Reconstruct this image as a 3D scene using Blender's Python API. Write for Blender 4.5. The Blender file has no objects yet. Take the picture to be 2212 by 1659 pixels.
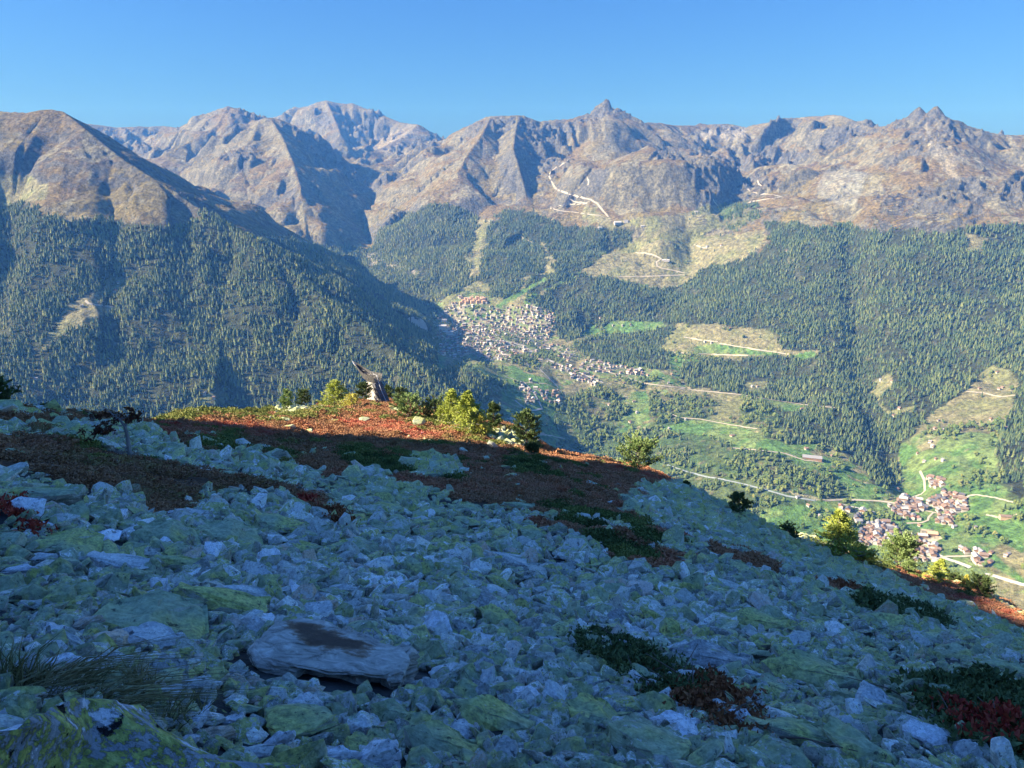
import bpy, bmesh, math, random
import numpy as np
from mathutils import Vector, Matrix, Euler

rng = np.random.default_rng(7)
random.seed(7)
R = math.radians
scene = bpy.context.scene
col = scene.collection

# ------------------------------------------------------------------ camera
FOC = 1598.5            # focal length in reference units (frame 2212 x 1659)
PITCH = R(15.5)
cam_d = bpy.data.cameras.new('camera')
cam = bpy.data.objects.new('camera', cam_d)
col.objects.link(cam)
cam.location = (0, 0, 0)
cam.rotation_euler = (R(90) - PITCH, 0, 0)
cam_d.sensor_width = 36
cam_d.lens = 36 * FOC / 2212
cam_d.clip_start = 0.05
cam_d.clip_end = 60000
scene.camera = cam

# ------------------------------------------------------------------ light
SUN_AZ, SUN_EL = -99.0, 30.5          # degrees from +Y (clockwise), above horizon
w = bpy.data.worlds.new('World')
scene.world = w
w.use_nodes = True
nt = w.node_tree
sky = nt.nodes.new('ShaderNodeTexSky')
sky.sky_type = 'NISHITA'
sky.sun_disc = False
sky.sun_elevation = R(SUN_EL)
sky.sun_rotation = R(SUN_AZ)
sky.altitude = 0
sky.air_density = 1.6
sky.dust_density = 0.8
sky.ozone_density = 5.0
nt.nodes['Background'].inputs['Strength'].default_value = 0.15
tint = nt.nodes.new('ShaderNodeMix'); tint.data_type = 'RGBA'; tint.blend_type = 'MULTIPLY'
tint.inputs[0].default_value = 1.0
tint.inputs[7].default_value = (0.061, 0.124, 0.262, 1)      # colour response of the camera to the clear sky
nt.links.new(sky.outputs[0], tint.inputs[6])
nt.links.new(tint.outputs[2], nt.nodes['Background'].inputs[0])
sd = bpy.data.lights.new('sun', 'SUN')
sd.energy = 3.25
sd.angle = R(0.53)
sd.color = (1.0, 0.90, 0.76)
sun = bpy.data.objects.new('sun', sd)
col.objects.link(sun)
S = Vector((math.cos(R(SUN_EL)) * math.sin(R(SUN_AZ)), math.cos(R(SUN_EL)) * math.cos(R(SUN_AZ)), math.sin(R(SUN_EL))))
sun.rotation_euler = S.to_track_quat('Z', 'Y').to_euler()
scene.view_settings.view_transform = 'Standard'
scene.view_settings.look = 'None'
scene.view_settings.gamma = 1
scene.view_settings.use_curve_mapping = False
scene.view_settings.exposure = 2.15
scene.cycles.max_bounces = 6
scene.cycles.diffuse_bounces = 4
scene.cycles.glossy_bounces = 1
scene.cycles.transmission_bounces = 1
scene.cycles.transparent_max_bounces = 4
scene.cycles.volume_bounces = 0
scene.cycles.use_denoising = True
scene.cycles.use_adaptive_sampling = True

# ------------------------------------------------------------------ helpers
SP, CP = math.sin(PITCH), math.cos(PITCH)

def at(x, y, r):
    """world point seen at reference position (x, y) from the viewpoint, at horizontal range r"""
    a = (x - 1106) / FOC
    b = (829.5 - y) / FOC
    d = np.array([a, CP + b * SP, -SP + b * CP])
    return d * (r / math.hypot(d[0], d[1]))

def proj(X, Y, Z):
    """reference-frame position of world points (used to look up what grows where)"""
    f = Y * CP - Z * SP
    f = np.where(f < 1e-3, 1e-3, f)
    u = Y * SP + Z * CP
    return 1106 + FOC * X / f, 829.5 - FOC * u / f

_perm = rng.permutation(4096)
_gx = np.cos(rng.random(4096) * 2 * np.pi)
_gy = np.sqrt(1 - _gx ** 2) * np.where(rng.random(4096) < .5, -1, 1)

def noise(x, y, seed=0):
    x = np.asarray(x, float) + seed * 17.31
    y = np.asarray(y, float) - seed * 9.73
    xi = np.floor(x).astype(np.int64); yi = np.floor(y).astype(np.int64)
    fx = x - xi; fy = y - yi
    def g(i, j, dx, dy):
        h = _perm[(_perm[(xi + i) & 4095] + yi + j) & 4095]
        return _gx[h] * dx + _gy[h] * dy
    u = fx * fx * fx * (fx * (fx * 6 - 15) + 10)
    v = fy * fy * fy * (fy * (fy * 6 - 15) + 10)
    a = g(0, 0, fx, fy); b = g(1, 0, fx - 1, fy)
    c = g(0, 1, fx, fy - 1); d = g(1, 1, fx - 1, fy - 1)
    return 1.5 * (a + u * (b - a) + v * ((c + u * (d - c)) - (a + u * (b - a))))

def fbm(x, y, o=4, seed=0, gain=.5):
    s = 0; a = 1.0
    for k in range(o):
        s = s + a * noise(x * 2.03 ** k, y * 2.03 ** k, seed + k)
        a *= gain
    return s

def ridged(x, y, o=4, seed=0, gain=.55):
    s = 0; a = 1.0; w_ = 1.0
    for k in range(o):
        n = 1 - np.abs(noise(x * 2.07 ** k, y * 2.07 ** k, seed + k)) * 1.6
        n = np.clip(n, 0, 1) ** 2
        s = s + a * n * w_
        w_ = np.clip(n * 1.6, 0, 1)
        a *= gain
    return s

def smooth(x, a, b):
    t = np.clip((x - a) / (b - a), 0, 1)
    return t * t * (3 - 2 * t)

def tps(pts, vals):
    pts = np.array(pts, float); vals = np.array(vals, float)
    n = len(pts)
    def k(r2):
        return np.where(r2 > 1e-12, .5 * r2 * np.log(r2 + 1e-12), 0)
    d2 = ((pts[:, None] - pts[None]) ** 2).sum(-1)
    A = np.zeros((n + 3, n + 3))
    A[:n, :n] = k(d2) + np.eye(n) * 1e-4
    A[:n, n] = 1; A[:n, n + 1:] = pts
    A[n, :n] = 1; A[n + 1:, :n] = pts.T
    b = np.zeros(n + 3); b[:n] = vals
    wv = np.linalg.solve(A, b)
    def f(x, y):
        out = wv[n] + wv[n + 1] * x + wv[n + 2] * y
        for i in range(n):
            out = out + wv[i] * k((x - pts[i, 0]) ** 2 + (y - pts[i, 1]) ** 2)
        return out
    return f

def inpoly(x, y, P):
    r = np.zeros(x.shape, bool)
    n = len(P)
    for i in range(n):
        x1, y1 = P[i]; x2, y2 = P[(i + 1) % n]
        if y1 == y2: continue
        c = ((y1 > y) != (y2 > y)) & (x < (x2 - x1) * (y - y1) / (y2 - y1) + x1)
        r ^= c
    return r

def segdist(X, Y, A, B):
    dx, dy = B[0] - A[0], B[1] - A[1]
    L2 = dx * dx + dy * dy + 1e-9
    t = np.clip(((X - A[0]) * dx + (Y - A[1]) * dy) / L2, 0, 1)
    return np.hypot(X - A[0] - t * dx, Y - A[1] - t * dy), t

# ------------------------------------------------------------------ far terrain: control points (x, y, range km)
base_pts = [
 (2212,320,6.9),(2212,390,6.0),(2212,350,9),(2700,350,9),(2212,480,5.2),(2212,700,4.0),(2212,900,3.1),(2212,1100,2.4),(2212,1290,2.0),
 (2700,345,6.6),(2700,700,3.9),(2700,1000,2.6),(2700,1300,1.9),
 (1950,310,6.9),(1950,390,6.1),(1950,480,5.4),(1950,700,4.0),(1950,900,3.15),(1950,1000,2.75),(1950,1100,2.4),(1950,1200,2.15),
 (1700,300,7.8),(1700,380,6.5),(1700,480,5.4),(1700,620,4.6),(1700,760,3.9),(1700,900,3.0),(1700,1050,2.4),
 (1450,300,8.2),(1450,400,6.6),(1450,490,5.7),(1450,560,5.2),(1450,640,4.7),(1450,760,3.8),(1450,860,3.2),(1450,960,2.75),(1450,1100,2.3),
 (1200,300,8.0),(1200,400,7.0),(1200,500,6.1),(1200,600,5.2),(1200,680,4.5),(1200,760,3.8),(1200,860,3.05),(1200,980,2.7),(1200,1100,2.3),
 (1000,350,7.5),(1000,450,6.7),(1000,550,5.9),(1000,640,5.0),(1000,720,4.1),(1000,800,2.98),(1050,860,2.75),(1100,960,2.5),
 (850,350,8.5),(850,450,7.2),(850,540,5.9),(850,640,5.1),(850,710,4.6),
 (650,330,9.0),(650,420,7.3),(650,520,5.8),(640,560,5.4),
 (450,330,9.3),(450,400,7.5),(430,460,6.6),
 (250,300,10.5),(300,330,9.3),(0,330,9.0),(0,330,12),(1000,330,10.5),(1500,320,11),(2200,320,10),
 (600,1100,2.2),(200,1100,2.2),(-300,1000,2.3),(-500,500,6.5),
]
Pb = np.array([at(x, y, r * 1000) for x, y, r in base_pts])
# hidden valley floor behind the left ridge
Pb = np.vstack([Pb, [[-1700, 4700, -760], [-900, 3900, -900], [-2600, 5600, -480], [-3400, 4300, -300]]])
f_base = tps(Pb[:, :2] / 1000, Pb[:, 2])

def ridge(pts, slope, rib=0.0, ribl=160.0, rnd=0.0):
    P = []
    for q in pts:
        if len(q) == 3: P.append(at(q[0], q[1], q[2] * 1000))
        else: P.append(np.array(q[:3], float))
    if slope < 1.5 and len(P) > 2 and P[-1][2] < 400:      # let the end of a spur sink into the slope
        d = (P[-1] - P[-2])[:2]; d = d / np.hypot(*d)
        P.append(np.array([P[-1][0] + d[0] * 330, P[-1][1] + d[1] * 330, P[-1][2] - 230]))
    return dict(P=np.array(P), s=slope, rib=rib, ribl=ribl, rnd=rnd)

RA = ridge([(-500,330,5.2),(-150,262,4.9),(0,240,4.75),(60,243,4.7),(108,237,4.7),(135,240,4.68),(180,275,4.45),(260,340,4.2),(330,385,4.0),(380,414,3.9),(440,453,3.78),(500,493,3.68),(560,519,3.53),(630,590,3.33),(700,643,3.14),(770,694,2.98),(830,740,2.85),(900,792,2.71),(960,838,2.60),(1000,885,2.53),(1030,930,2.46)], .60, .10, 260)
RIDGES = [
 ridge([(1966,244,6.48),(1978,234,6.48),(1987,229,6.48),(1996,237,6.48)], 2.1, .3, 40, 4.0),
 ridge([(2006,240,6.48),(2017,230,6.48),(2025,227,6.48),(2036,238,6.48)], 2.0, .3, 40, 4.0),
 ridge([(1279,240,7.48),(1285,229,7.48),(1293,224,7.48),(1301,220,7.48),(1308,212,7.48),(1316,214,7.48),(1321,232,7.48)], 2.8, .3, 40, 4.0),
 ridge([(100,238,4.72),(-2850,5050,170,0),(-3600,5800,420,0)], .62, .25, 200),
 ridge([(165,263,10.8),(210,268,10.8),(250,274,10.8),(300,272,10.8),(350,271,10.8),(385,276,10.6),(425,262,9.6)], .55, .25, 260),
 ridge([(400,268,9.4),(440,255,9.2),(470,240,9.1),(492,229,9.0),(510,236,8.9),(545,259,8.7),(570,262,8.4)], .62, .3, 200),
 ridge([(492,230,9.0),(470,270,8.6),(420,300,8.3),(360,330,8.0)], .6, .3, 180),
 ridge([(520,290,8.0),(548,263,7.8),(575,253,7.6),(600,256,7.6),(622,264,7.6),(640,275,7.7),(660,300,8.0),(700,320,8.6)], .66, .35, 170),
 ridge([(585,255,7.6),(612,300,7.1),(632,350,6.65),(648,400,6.25),(655,450,5.95),(660,490,5.75)], .74, .26, 170),
 ridge([(560,260,7.6),(540,310,7.2),(520,370,6.8),(480,430,6.5)], .60, .3, 150),
 ridge([(570,300,12),(605,248,11.4),(640,236,11.2),(665,228,11.0),(690,218,11.0),(705,216,11.0),(722,220,11.0),(745,223,11.0),(760,222,11.0),(790,234,10.9),(815,246,10.8),(830,250,10.7),(860,263,10.5),(880,266,10.4),(900,268,10.2),(906,274,10.1),(925,292,10.0),(945,306,9.8),(980,325,9.6)], .62, .45, 240),
 ridge([(705,217,11.0),(720,250,10.4),(735,290,9.8)], .7, .4, 200),
 ridge([(905,270,10.2),(860,300,9.6),(800,330,9.0)], .5, .35, 200),
 ridge([(930,310,8.8),(960,303,8.4),(985,295,8.0),(1010,275,7.5),(1030,262,7.3),(1050,252,7.2),(1085,249,7.2),(1110,249,7.2),(1132,249,7.2),(1148,256,7.2),(1165,262,7.25),(1200,258,7.3),(1238,256,7.35),(1250,250,7.4),(1275,246,7.45),(1291,243,7.5),(1308,242,7.5),(1321,246,7.5),(1345,254,7.55),(1385,267,7.6),(1402,264,7.8),(1425,265,8.0),(1455,270,8.2),(1500,271,8.4),(1512,266,8.5),(1530,269,8.5),(1570,267,8.5),(1600,272,8.5),(1609,276,8.5),(1625,270,8.3),(1660,264,8.1),(1700,257,8.0),(1740,252,7.9),(1775,250,7.8),(1800,247,7.7),(1820,250,7.6),(1850,262,7.5),(1880,275,7.4),(1910,272,7.1),(1932,269,6.8),(1955,256,6.6),(1972,246,6.5),(1988,244,6.5),(2000,246,6.5),(2012,246,6.5),(2022,243,6.5),(2036,247,6.5),(2052,258,6.5),(2075,266,6.6),(2100,274,6.7),(2150,288,6.85),(2180,291,6.9),(2212,291,7.0),(2290,289,7.0),(2400,280,7.0),(2600,250,7.0),(2900,260,7.0)], .60, .35, 170),
 ridge([(1060,252,7.2),(1040,290,6.75),(1008,335,6.4),(990,370,6.15),(980,410,6.0)], .70, .28, 130),
 ridge([(1120,250,7.2),(1112,285,6.75),(1108,320,6.4),(1118,352,6.2)], .85, .3, 120),
 ridge([(1165,264,7.25),(1160,300,7.0),(1150,330,6.85)], .7, .3, 110),
 ridge([(1314,232,7.5),(1300,290,7.0),(1290,330,6.8)], .42, .2, 150),
 ridge([(1330,345,6.6),(1370,330,6.3),(1402,314,6.2),(1415,325,6.15),(1440,350,6.1)], .55, .3, 120),
 ridge([(1402,315,6.2),(1385,360,5.95),(1390,410,5.75)], .60, .25, 120),
 ridge([(1500,345,6.2),(1520,335,6.2),(1545,350,6.1)], .6, .3, 90),
 ridge([(1985,238,6.5),(1960,290,6.25),(1930,340,6.0),(1900,400,5.8)], .55, .3, 140),
 ridge([(2022,240,6.5),(2040,300,6.2),(2050,340,6.1)], .6, .35, 110),
 ridge([(1985,262,6.45),(2000,295,6.15),(2020,335,5.9),(2060,400,5.6),(2120,450,5.4)], .42, .2, 120),
 ridge([(1640,360,6.5),(1700,352,6.3),(1780,370,6.1)], .45, .3, 120),
 ridge([(1830,345,6.1),(1880,372,5.9),(1900,400,5.8)], .45, .3, 120),
 ridge([(700,400,7.2),(760,370,7.6),(840,345,8.0),(900,330,8.4)], .5, .35, 150),
 ridge([(690,500,6.0),(730,450,6.5),(780,420,6.9),(850,395,7.2)], .5, .3, 130),
]
def far_height(X, Y, cheap=False):
    wx = X + 60 * noise(X / 420, Y / 420, 50) + 22 * noise(X / 130, Y / 130, 51)
    wy = Y + 60 * noise(X / 420, Y / 420, 52) + 22 * noise(X / 130, Y / 130, 53)
    base = f_base(X / 1000, Y / 1000)
    rr = np.hypot(X, Y)
    hi = smooth(base, -560, -180)                       # alpine ruggedness rises with altitude
    base = base + hi * (75 * (ridged(wx / 620, wy / 620, 4, 3) - .75) + 10 * fbm(wx / 90, wy / 90, 3, 8))
    base = base + (1 - hi) * (16 * fbm(X / 330, Y / 420, 3, 12))
    # gullies running down the facing slopes
    g = np.abs(noise(wx / 230, Y / 1500, 21))
    base = base + smooth(base, -1000, -650) * 46 * (smooth(g, 0, .42) - .7)
    base = base + hi * (9 * (ridged(wx / 85, wy / 85, 3, 77) - .6) + 24 * (ridged(wx / 240, wy / 240, 2, 79) - .6))
    crag = smooth(noise(wx / 700, wy / 700, 401) + .35 * noise(wx / 160, wy / 160, 402), .02, .30) * hi
    base = base + crag * (50 * (ridged(wx / 125, wy / 95, 3, 405) - .55))
    z = base
    for k, rd in enumerate([RA] + RIDGES):
        P = rd['P']
        best = np.full(X.shape, -1e9); bt = np.zeros(X.shape); bd = np.full(X.shape, 1e9)
        acc = 0.0
        for i in range(len(P) - 1):
            d, t = segdist(X, Y, P[i], P[i + 1])
            L = math.hypot(*(P[i + 1] - P[i])[:2])
            v = P[i, 2] + t * (P[i + 1, 2] - P[i, 2]) - rd['s'] * d
            m = v > best
            best = np.where(m, v, best); bd = np.where(m, d, bd); bt = np.where(m, acc + t * L, bt)
            acc += L
        if rd['rib']:
            n = noise(bt / rd['ribl'] + .25 * noise(X / 300, Y / 300, 40 + k), bd / 900 + k * 3.3, 60 + k)
            n2 = noise(bt / (rd['ribl'] * .37), bd / 260 + k * 3.3, 90 + k)
            n = (np.abs(n) - .32) * 1.5
            best = best + 1.35 * rd['rib'] * np.minimum(bd, 420) * (n + .6 * n2)
            best = best + smooth(bd, 15, 120) * crag * 38 * (ridged(wx / 100, wy / 85, 3, 407) - .55)
            best = best + smooth(bd, 20, 200) * (9 * fbm(wx / 75, wy / 75, 2, 130 + k))
            best = best + smooth(best, -500, 0) * 3.5 * noise(bt / 34, bd / 60, 170 + k) * (1 - .5 * smooth(bd, 0, 60))
        else:
            best = best + 4 * noise(bt / 60, bt * 0 + k, 30)
        # smooth maximum
        kk = rd['rnd'] or 26.0
        h = np.clip(.5 + .5 * (best - z) / kk, 0, 1)
        z = z * (1 - h) + best * h + kk * h * (1 - h)
    # ravines
    for line, wd, dep in RAVINES:
        bd = np.full(X.shape, 1e9)
        for i in range(len(line) - 1):
            d, t = segdist(X, Y, line[i], line[i + 1])
            bd = np.minimum(bd, d)
        z = z - dep * np.exp(-(bd / wd) ** 2)
    return z
RAVINES = []
for pl, wd, dep in [([(1815,540,5.0),(1835,640,4.45),(1850,760,3.8),(1880,860,3.35),(1925,950,2.95),(1975,1040,2.6)], 75, 62),
                    ([(640,500,6.0),(672,525,5.75),(672,560,5.5)], 70, 60),
                    ([(20,500,4.2),(30,600,3.8),(10,700,3.6),(-20,820,3.3)], 95, 110),
                    ([(250,520,4.0),(262,640,3.7),(270,760,3.5),(275,880,3.2)], 55, 26),
                    ([(400,500,3.8),(415,640,3.6),(425,780,3.3),(430,880,3.2)], 60, 30)]:
    RAVINES.append(([at(x, y, r * 1000)[:2] for x, y, r in pl], wd, dep))

NT, NR = 960, 880
TH = np.linspace(R(-47), R(47), NT)
s_ = np.linspace(0, 1, NR)
RR = 1250 * (13500 / 1250) ** s_
TT, RG = np.meshgrid(TH, RR)                    # rows: range, columns: azimuth
FX = RG * np.sin(TT); FY = RG * np.cos(TT)
FZ = far_height(FX, FY)

def far_z(x, y):
    """height of the finished far terrain"""
    x = np.asarray(x, float); y = np.asarray(y, float)
    th = np.arctan2(x, y); r = np.hypot(x, y)
    i = np.clip((th - TH[0]) / (TH[1] - TH[0]), 0, NT - 1.001)
    j = np.clip(np.log(r / 1250) / math.log(13500 / 1250) * (NR - 1), 0, NR - 1.001)
    i0 = i.astype(int); j0 = j.astype(int); fi = i - i0; fj = j - j0
    return (FZ[j0, i0] * (1 - fi) * (1 - fj) + FZ[j0, i0 + 1] * fi * (1 - fj) + FZ[j0 + 1, i0] * (1 - fi) * fj + FZ[j0 + 1, i0 + 1] * fi * fj)

EL = FZ / RG
ELMAX = np.maximum.accumulate(EL, axis=0)       # sight line, to find which point of the land shows at a position
def far_hit(x, y):
    a = (x - 1106) / FOC; b = (829.5 - y) / FOC
    d = (a, CP + b * SP, -SP + b * CP)
    th = math.atan2(d[0], d[1]); e = d[2] / math.hypot(d[0], d[1])
    i = int(np.clip(round((th - TH[0]) / (TH[1] - TH[0])), 0, NT - 1))
    j = int(np.searchsorted(ELMAX[:, i], e))
    if j >= NR: return None
    j = max(j, 1)
    e0, e1 = ELMAX[j - 1, i], ELMAX[j, i]
    t = 0 if e1 <= e0 else (e - e0) / (e1 - e0)
    r = RR[j - 1] + t * (RR[j] - RR[j - 1])
    px, py = r * math.sin(th), r * math.cos(th)
    return np.array([px, py, float(far_z(px, py))])

# ------------------------------------------------------------------ land cover (what grows where)
def sc(pts, ox, oy, k): return [(ox + k * x, oy + k * y) for x, y in pts]
c4 = lambda p: sc(p, 0, 493.7, .3472)
c5 = lambda p: sc(p, 713, 493.7, .3472)
c6 = lambda p: sc(p, 1426.4, 493.7, .3552)
c2 = lambda p: sc(p, 713, 164.6, .3472)
c3 = lambda p: sc(p, 1426.4, 164.6, .3552)
c41 = lambda p: sc(p, 1646, 932.6, .2645)

FOREST = [
 [(-900,430),(0,437),(40,425),(95,462),(150,478),(215,470),(300,488),(380,486),(430,478),(440,455),(505,494),(560,519),(640,515),(670,532),(780,534),(800,540),(815,500),(850,478),(930,440),(990,446),(1035,470),(1042,500),(1062,478),(1090,452),(1150,458),(1185,470),(1210,486),(1300,492),(1372,500),(1372,535),(1300,575),(1225,600),(1180,625),(1100,645),(1060,640),(1000,628),(945,652),(945,800),(1010,800),(1060,850),(1010,940),(1010,1100),(-900,1100)],
 [(1140,650),(1180,632),(1250,592),(1330,603),(1373,612),(1426,627),(1480,610),(1530,575),(1600,562),(1640,545),(1665,520),(1650,480),(1700,478),(1760,490),(1830,484),(1900,500),(1960,492),(2030,505),(2100,490),(2212,485),(2900,480),(2900,1100),(2200,1080),(2160,1020),(2150,960),(2186,884),(2199,824),(2180,798),(2133,788),(2087,845),(2009,892),(1984,920),(1952,963),(1990,1030),(1965,1065),(1920,1060),(1880,1040),(1850,1000),(1800,965),(1750,955),(1690,958),(1690,900),(1640,870),(1600,850),(1480,835),(1470,785),(1560,775),(1420,760),(1300,780),(1230,770),(1220,745),(1300,725),(1290,700),(1240,735),(1205,735),(1195,690)],
 [(1400,545),(1430,520),(1440,490),(1500,485),(1540,492),(1500,530),(1440,548)],
 [(1470,790),(1620,775),(1700,772),(1700,840),(1600,850),(1480,835)],
 [(1230,745),(1300,728),(1420,715),(1460,750),(1440,800),(1380,790),(1300,790)],
]
WOODS = [  # looser woods, broadleaf and conifer mixed
 [(940,800),(1000,790),(1090,830),(1080,900),(1050,960),(900,960)],
 [(1200,850),(1340,835),(1340,940),(1290,990),(1200,930)],
 [(1400,850),(1540,855),(1600,890),(1560,905),(1460,920),(1400,930)],
 [(1180,940),(1450,930),(1640,960),(1720,1000),(1800,1040),(1850,1075),(1700,1090),(1640,1150),(1200,1100)],
 [(1600,855),(1700,870),(1840,880),(1900,960),(1850,1000),(1780,960),(1690,958),(1600,915)],
 [(1500,1090),(1780,1085),(1830,1130),(1700,1180)],
 [(2020,1235),(2100,1230),(2212,1260),(2300,1290),(2300,1500),(1950,1400),(1960,1240)],
 [(2140,1000),(2300,980),(2300,1100),(2180,1110)],
 [(1640,440),(1560,440),(1510,480),(1590,500),(1640,470)],
]
MEADOW_DRY = [
 c4([(780,305),(690,310),(650,330),(640,385),(530,435),(440,455),(350,590),(240,755),(300,745),(400,655),(560,590),(700,500),(610,470),(650,400),(790,375)]),
 c4([(1330,985),(1250,1050),(1280,1090),(1390,1085),(1400,990)]),
 [(1255,592),(1300,550),(1373,525),(1400,490),(1310,492),(1300,480),(1400,470),(1470,462),(1545,440),(1560,490),(1500,512),(1568,508),(1650,498),(1660,520),(1600,560),(1533,575),(1480,608),(1426,627),(1373,610),(1334,603)],
 c6([(100,590),(270,575),(500,600),(620,610),(720,650),(720,740),(950,740),(900,800),(700,770),(540,790),(400,800),(200,770),(20,750),(20,680)]),
 c6([(140,975),(500,1010),(490,1190),(300,1160),(340,1020)]),
 c6([(1300,910),(1400,880),(1420,940),(1380,1000),(1330,1060),(1400,1100),(1560,1080),(1540,1110),(1410,1150),(1340,1090),(1280,1000)]),
 c6([(520,935),(640,930),(650,960),(560,1000),(510,990)]),
 [(2133,788),(2180,798),(2199,824),(2186,884),(2158,938),(2150,1000),(2180,1080),(2212,1090),(2300,1100),(2300,1400),(1700,1300),(1640,1100),(1800,1080),(1900,1062),(1950,1045),(1940,1000),(1952,963),(1984,920),(2009,892),(2087,845)],
 c5([(860,350),(900,330),(1010,360),(960,400),(880,400),(840,380)]),
 [(1190,735),(1230,735),(1290,790),(1250,800),(1200,770)],
 c6([(1880,30),(1990,60),(1960,130),(1860,130)]),
 [(60,380),(110,400),(100,430),(0,445),(-60,440),(-60,370)],
]
MEADOW_GREEN = [
 [(1300,709),(1321,693),(1428,695),(1440,705),(1400,716),(1310,723)],
 c6([(200,720),(340,700),(560,730),(760,770),(540,770),(400,760),(220,760)]),
 c6([(70,1210),(130,1170),(300,1165),(480,1200),(620,1260),(760,1310),(980,1310),(900,1370),(600,1345),(450,1330),(280,1260)]),
 c6([(600,1030),(880,1075),(860,1110),(740,1110)]),
 c6([(780,770),(920,745),(960,780),(860,805)]),
 c5([(1060,860),(1150,850),(1220,900),(1340,930),(1420,990),(1420,1080),(1300,1130),(1260,1100),(1240,1000),(1130,930)]),
 c5([(1080,1170),(1180,1110),(1260,1140),(1220,1220),(1100,1230)]),
 c5([(1270,1230),(1430,1290),(1400,1370),(1280,1350)]),
 c5([(1870,1020),(1970,1010),(1990,1190),(1830,1220),(1800,1180),(1870,1130)]),
 c5([(800,600),(1000,505),(1040,520),(950,560),(800,610)]),
 c5([(1020,480),(1340,300),(1350,320),(1050,500)]),
 c41([(1130,90),(1250,120),(1400,300),(1350,480),(1240,590),(1220,570),(1330,400),(1280,330),(1120,290)]),
 c41([(1170,640),(1390,665),(1350,700),(1290,740),(1200,700)]),
 c41([(1300,760),(1500,780),(1660,850),(1900,1000),(2140,1200),(2140,1260),(1760,1010),(1560,900),(1450,820)]),
 c41([(1700,560),(1800,560),(2140,780),(2140,1000),(1900,860),(1700,700)]),
 c41([(700,590),(1000,580),(1080,610),(900,640),(760,620)]),
]
CLEAR = [  # open strips cut in the woods
 [(1270,440),(1318,472),(1330,500),(1300,490),(1255,470)],
 c5([(1320,80),(1410,200),(1380,280),(1310,290),(1200,310),(1230,380),(1200,440),(1050,500),(1010,470),(1180,400),(1200,330),(1320,270),(1360,200),(1300,90)]),
 c5([(905,0),(940,0),(915,130),(900,190),(850,230),(880,120)]),
 [(1035,470),(1062,478),(1030,600),(1010,600)],
]
TOWN = [
 c5([(660,520),(760,470),(800,430),(960,430),(1010,490),(1180,480),(1240,470),(1390,520),(1400,600),(1360,700),(1500,740),(1560,800),(1480,830),(1340,760),(1180,800),(1100,830),(1000,830),(880,790),(760,810),(690,780),(670,720),(640,600)]),
]
VILL = [
 c5([(1560,830),(1640,820),(1980,890),(1990,920),(1700,900),(1560,880)]),
 c5([(1480,900),(1600,890),(1680,950),(1640,980),(1500,930)]),
 c5([(1340,830),(1480,850),(1560,900),(1500,910),(1380,870)]),
 c5([(1180,960),(1260,940),(1270,1080),(1220,1100)]),
 c5([(1260,1000),(1440,1010),(1430,1100),(1290,1080)]),
 c41([(1040,600),(1120,560),(1180,530),(1280,560),(1330,620),(1300,660),(1200,640),(1200,690),(1320,710),(1290,730),(1150,700),(1050,660)]),
 c41([(1330,600),(1480,500),(1650,520),(1690,640),(1600,670),(1480,630),(1380,610)]),
 c41([(780,830),(880,750),(1060,740),(1100,800),(1200,850),(1440,970),(1430,1060),(1250,1060),(1180,940),(1000,930),(800,920)]),
 c41([(1440,640),(1560,680),(1540,770),(1430,740)]),
 c41([(640,620),(860,650),(830,760),(650,720)]),
 c41([(1340,370),(1480,390),(1500,440),(1380,460)]),
 c41([(1620,960),(1760,970),(1840,1040),(1900,1100),(1840,1100),(1700,1080)]),
]
def anyin(u, v, L):
    r = np.zeros(u.shape, bool)
    for P in L: r |= inpoly(u, v, P)
    return r
def cover(X, Y, Z):
    u, v = proj(X, Y, Z)
    nu = u + 10 * noise(X / 70, Y / 70, 200) + 5 * noise(X / 24, Y / 24, 202)
    nv = v + 5 * noise(X / 70, Y / 70, 201) + 3 * noise(X / 24, Y / 24, 203)
    c = np.zeros(X.shape, np.int8)
    c[v > 700] = 4
    c[(v > 560) & (u > 900)] = 4
    lo = (v > 840) | ((v > 650) & (u > 940) & (u < 1300))
    c[lo] = 4
    c[anyin(nu, nv, WOODS)] = 5
    c[anyin(nu, nv, FOREST)] = 1
    c[anyin(nu, nv, MEADOW_DRY)] = 2
    c[anyin(nu, nv, MEADOW_DRY[7:8]) & (v > 900)] = 7
    c[anyin(nu, nv, CLEAR)] = 2
    c[anyin(nu, nv, TOWN)] = 6
    c[anyin(u, v, VILL)] = 6
    c[anyin(u + (nu - u) * .3, v + (nv - v) * .3, MEADOW_GREEN)] = 3
    return c, u, v
# ------------------------------------------------------------------ materials
def mat(name):
    m = bpy.data.materials.new(name); m.use_nodes = True
    m.node_tree.nodes.clear()
    out = m.node_tree.nodes.new('ShaderNodeOutputMaterial')
    b = m.node_tree.nodes.new('ShaderNodeBsdfPrincipled')
    b.inputs['Roughness'].default_value = .9
    b.inputs['Specular IOR Level'].default_value = .2
    m.node_tree.links.new(b.outputs[0], out.inputs[0])
    return m, m.node_tree, b
def node(nt, t, **kw):
    n = nt.nodes.new(t)
    for k, v in kw.items(): setattr(n, k, v)
    return n
def ntex(nt, vec, scale, detail=4, rough=.55, dist=0.0):
    n = node(nt, 'ShaderNodeTexNoise')
    n.inputs['Scale'].default_value = scale; n.inputs['Detail'].default_value = detail
    n.inputs['Roughness'].default_value = rough; n.inputs['Distortion'].default_value = dist
    nt.links.new(vec, n.inputs['Vector'])
    return n.outputs['Fac']
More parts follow.
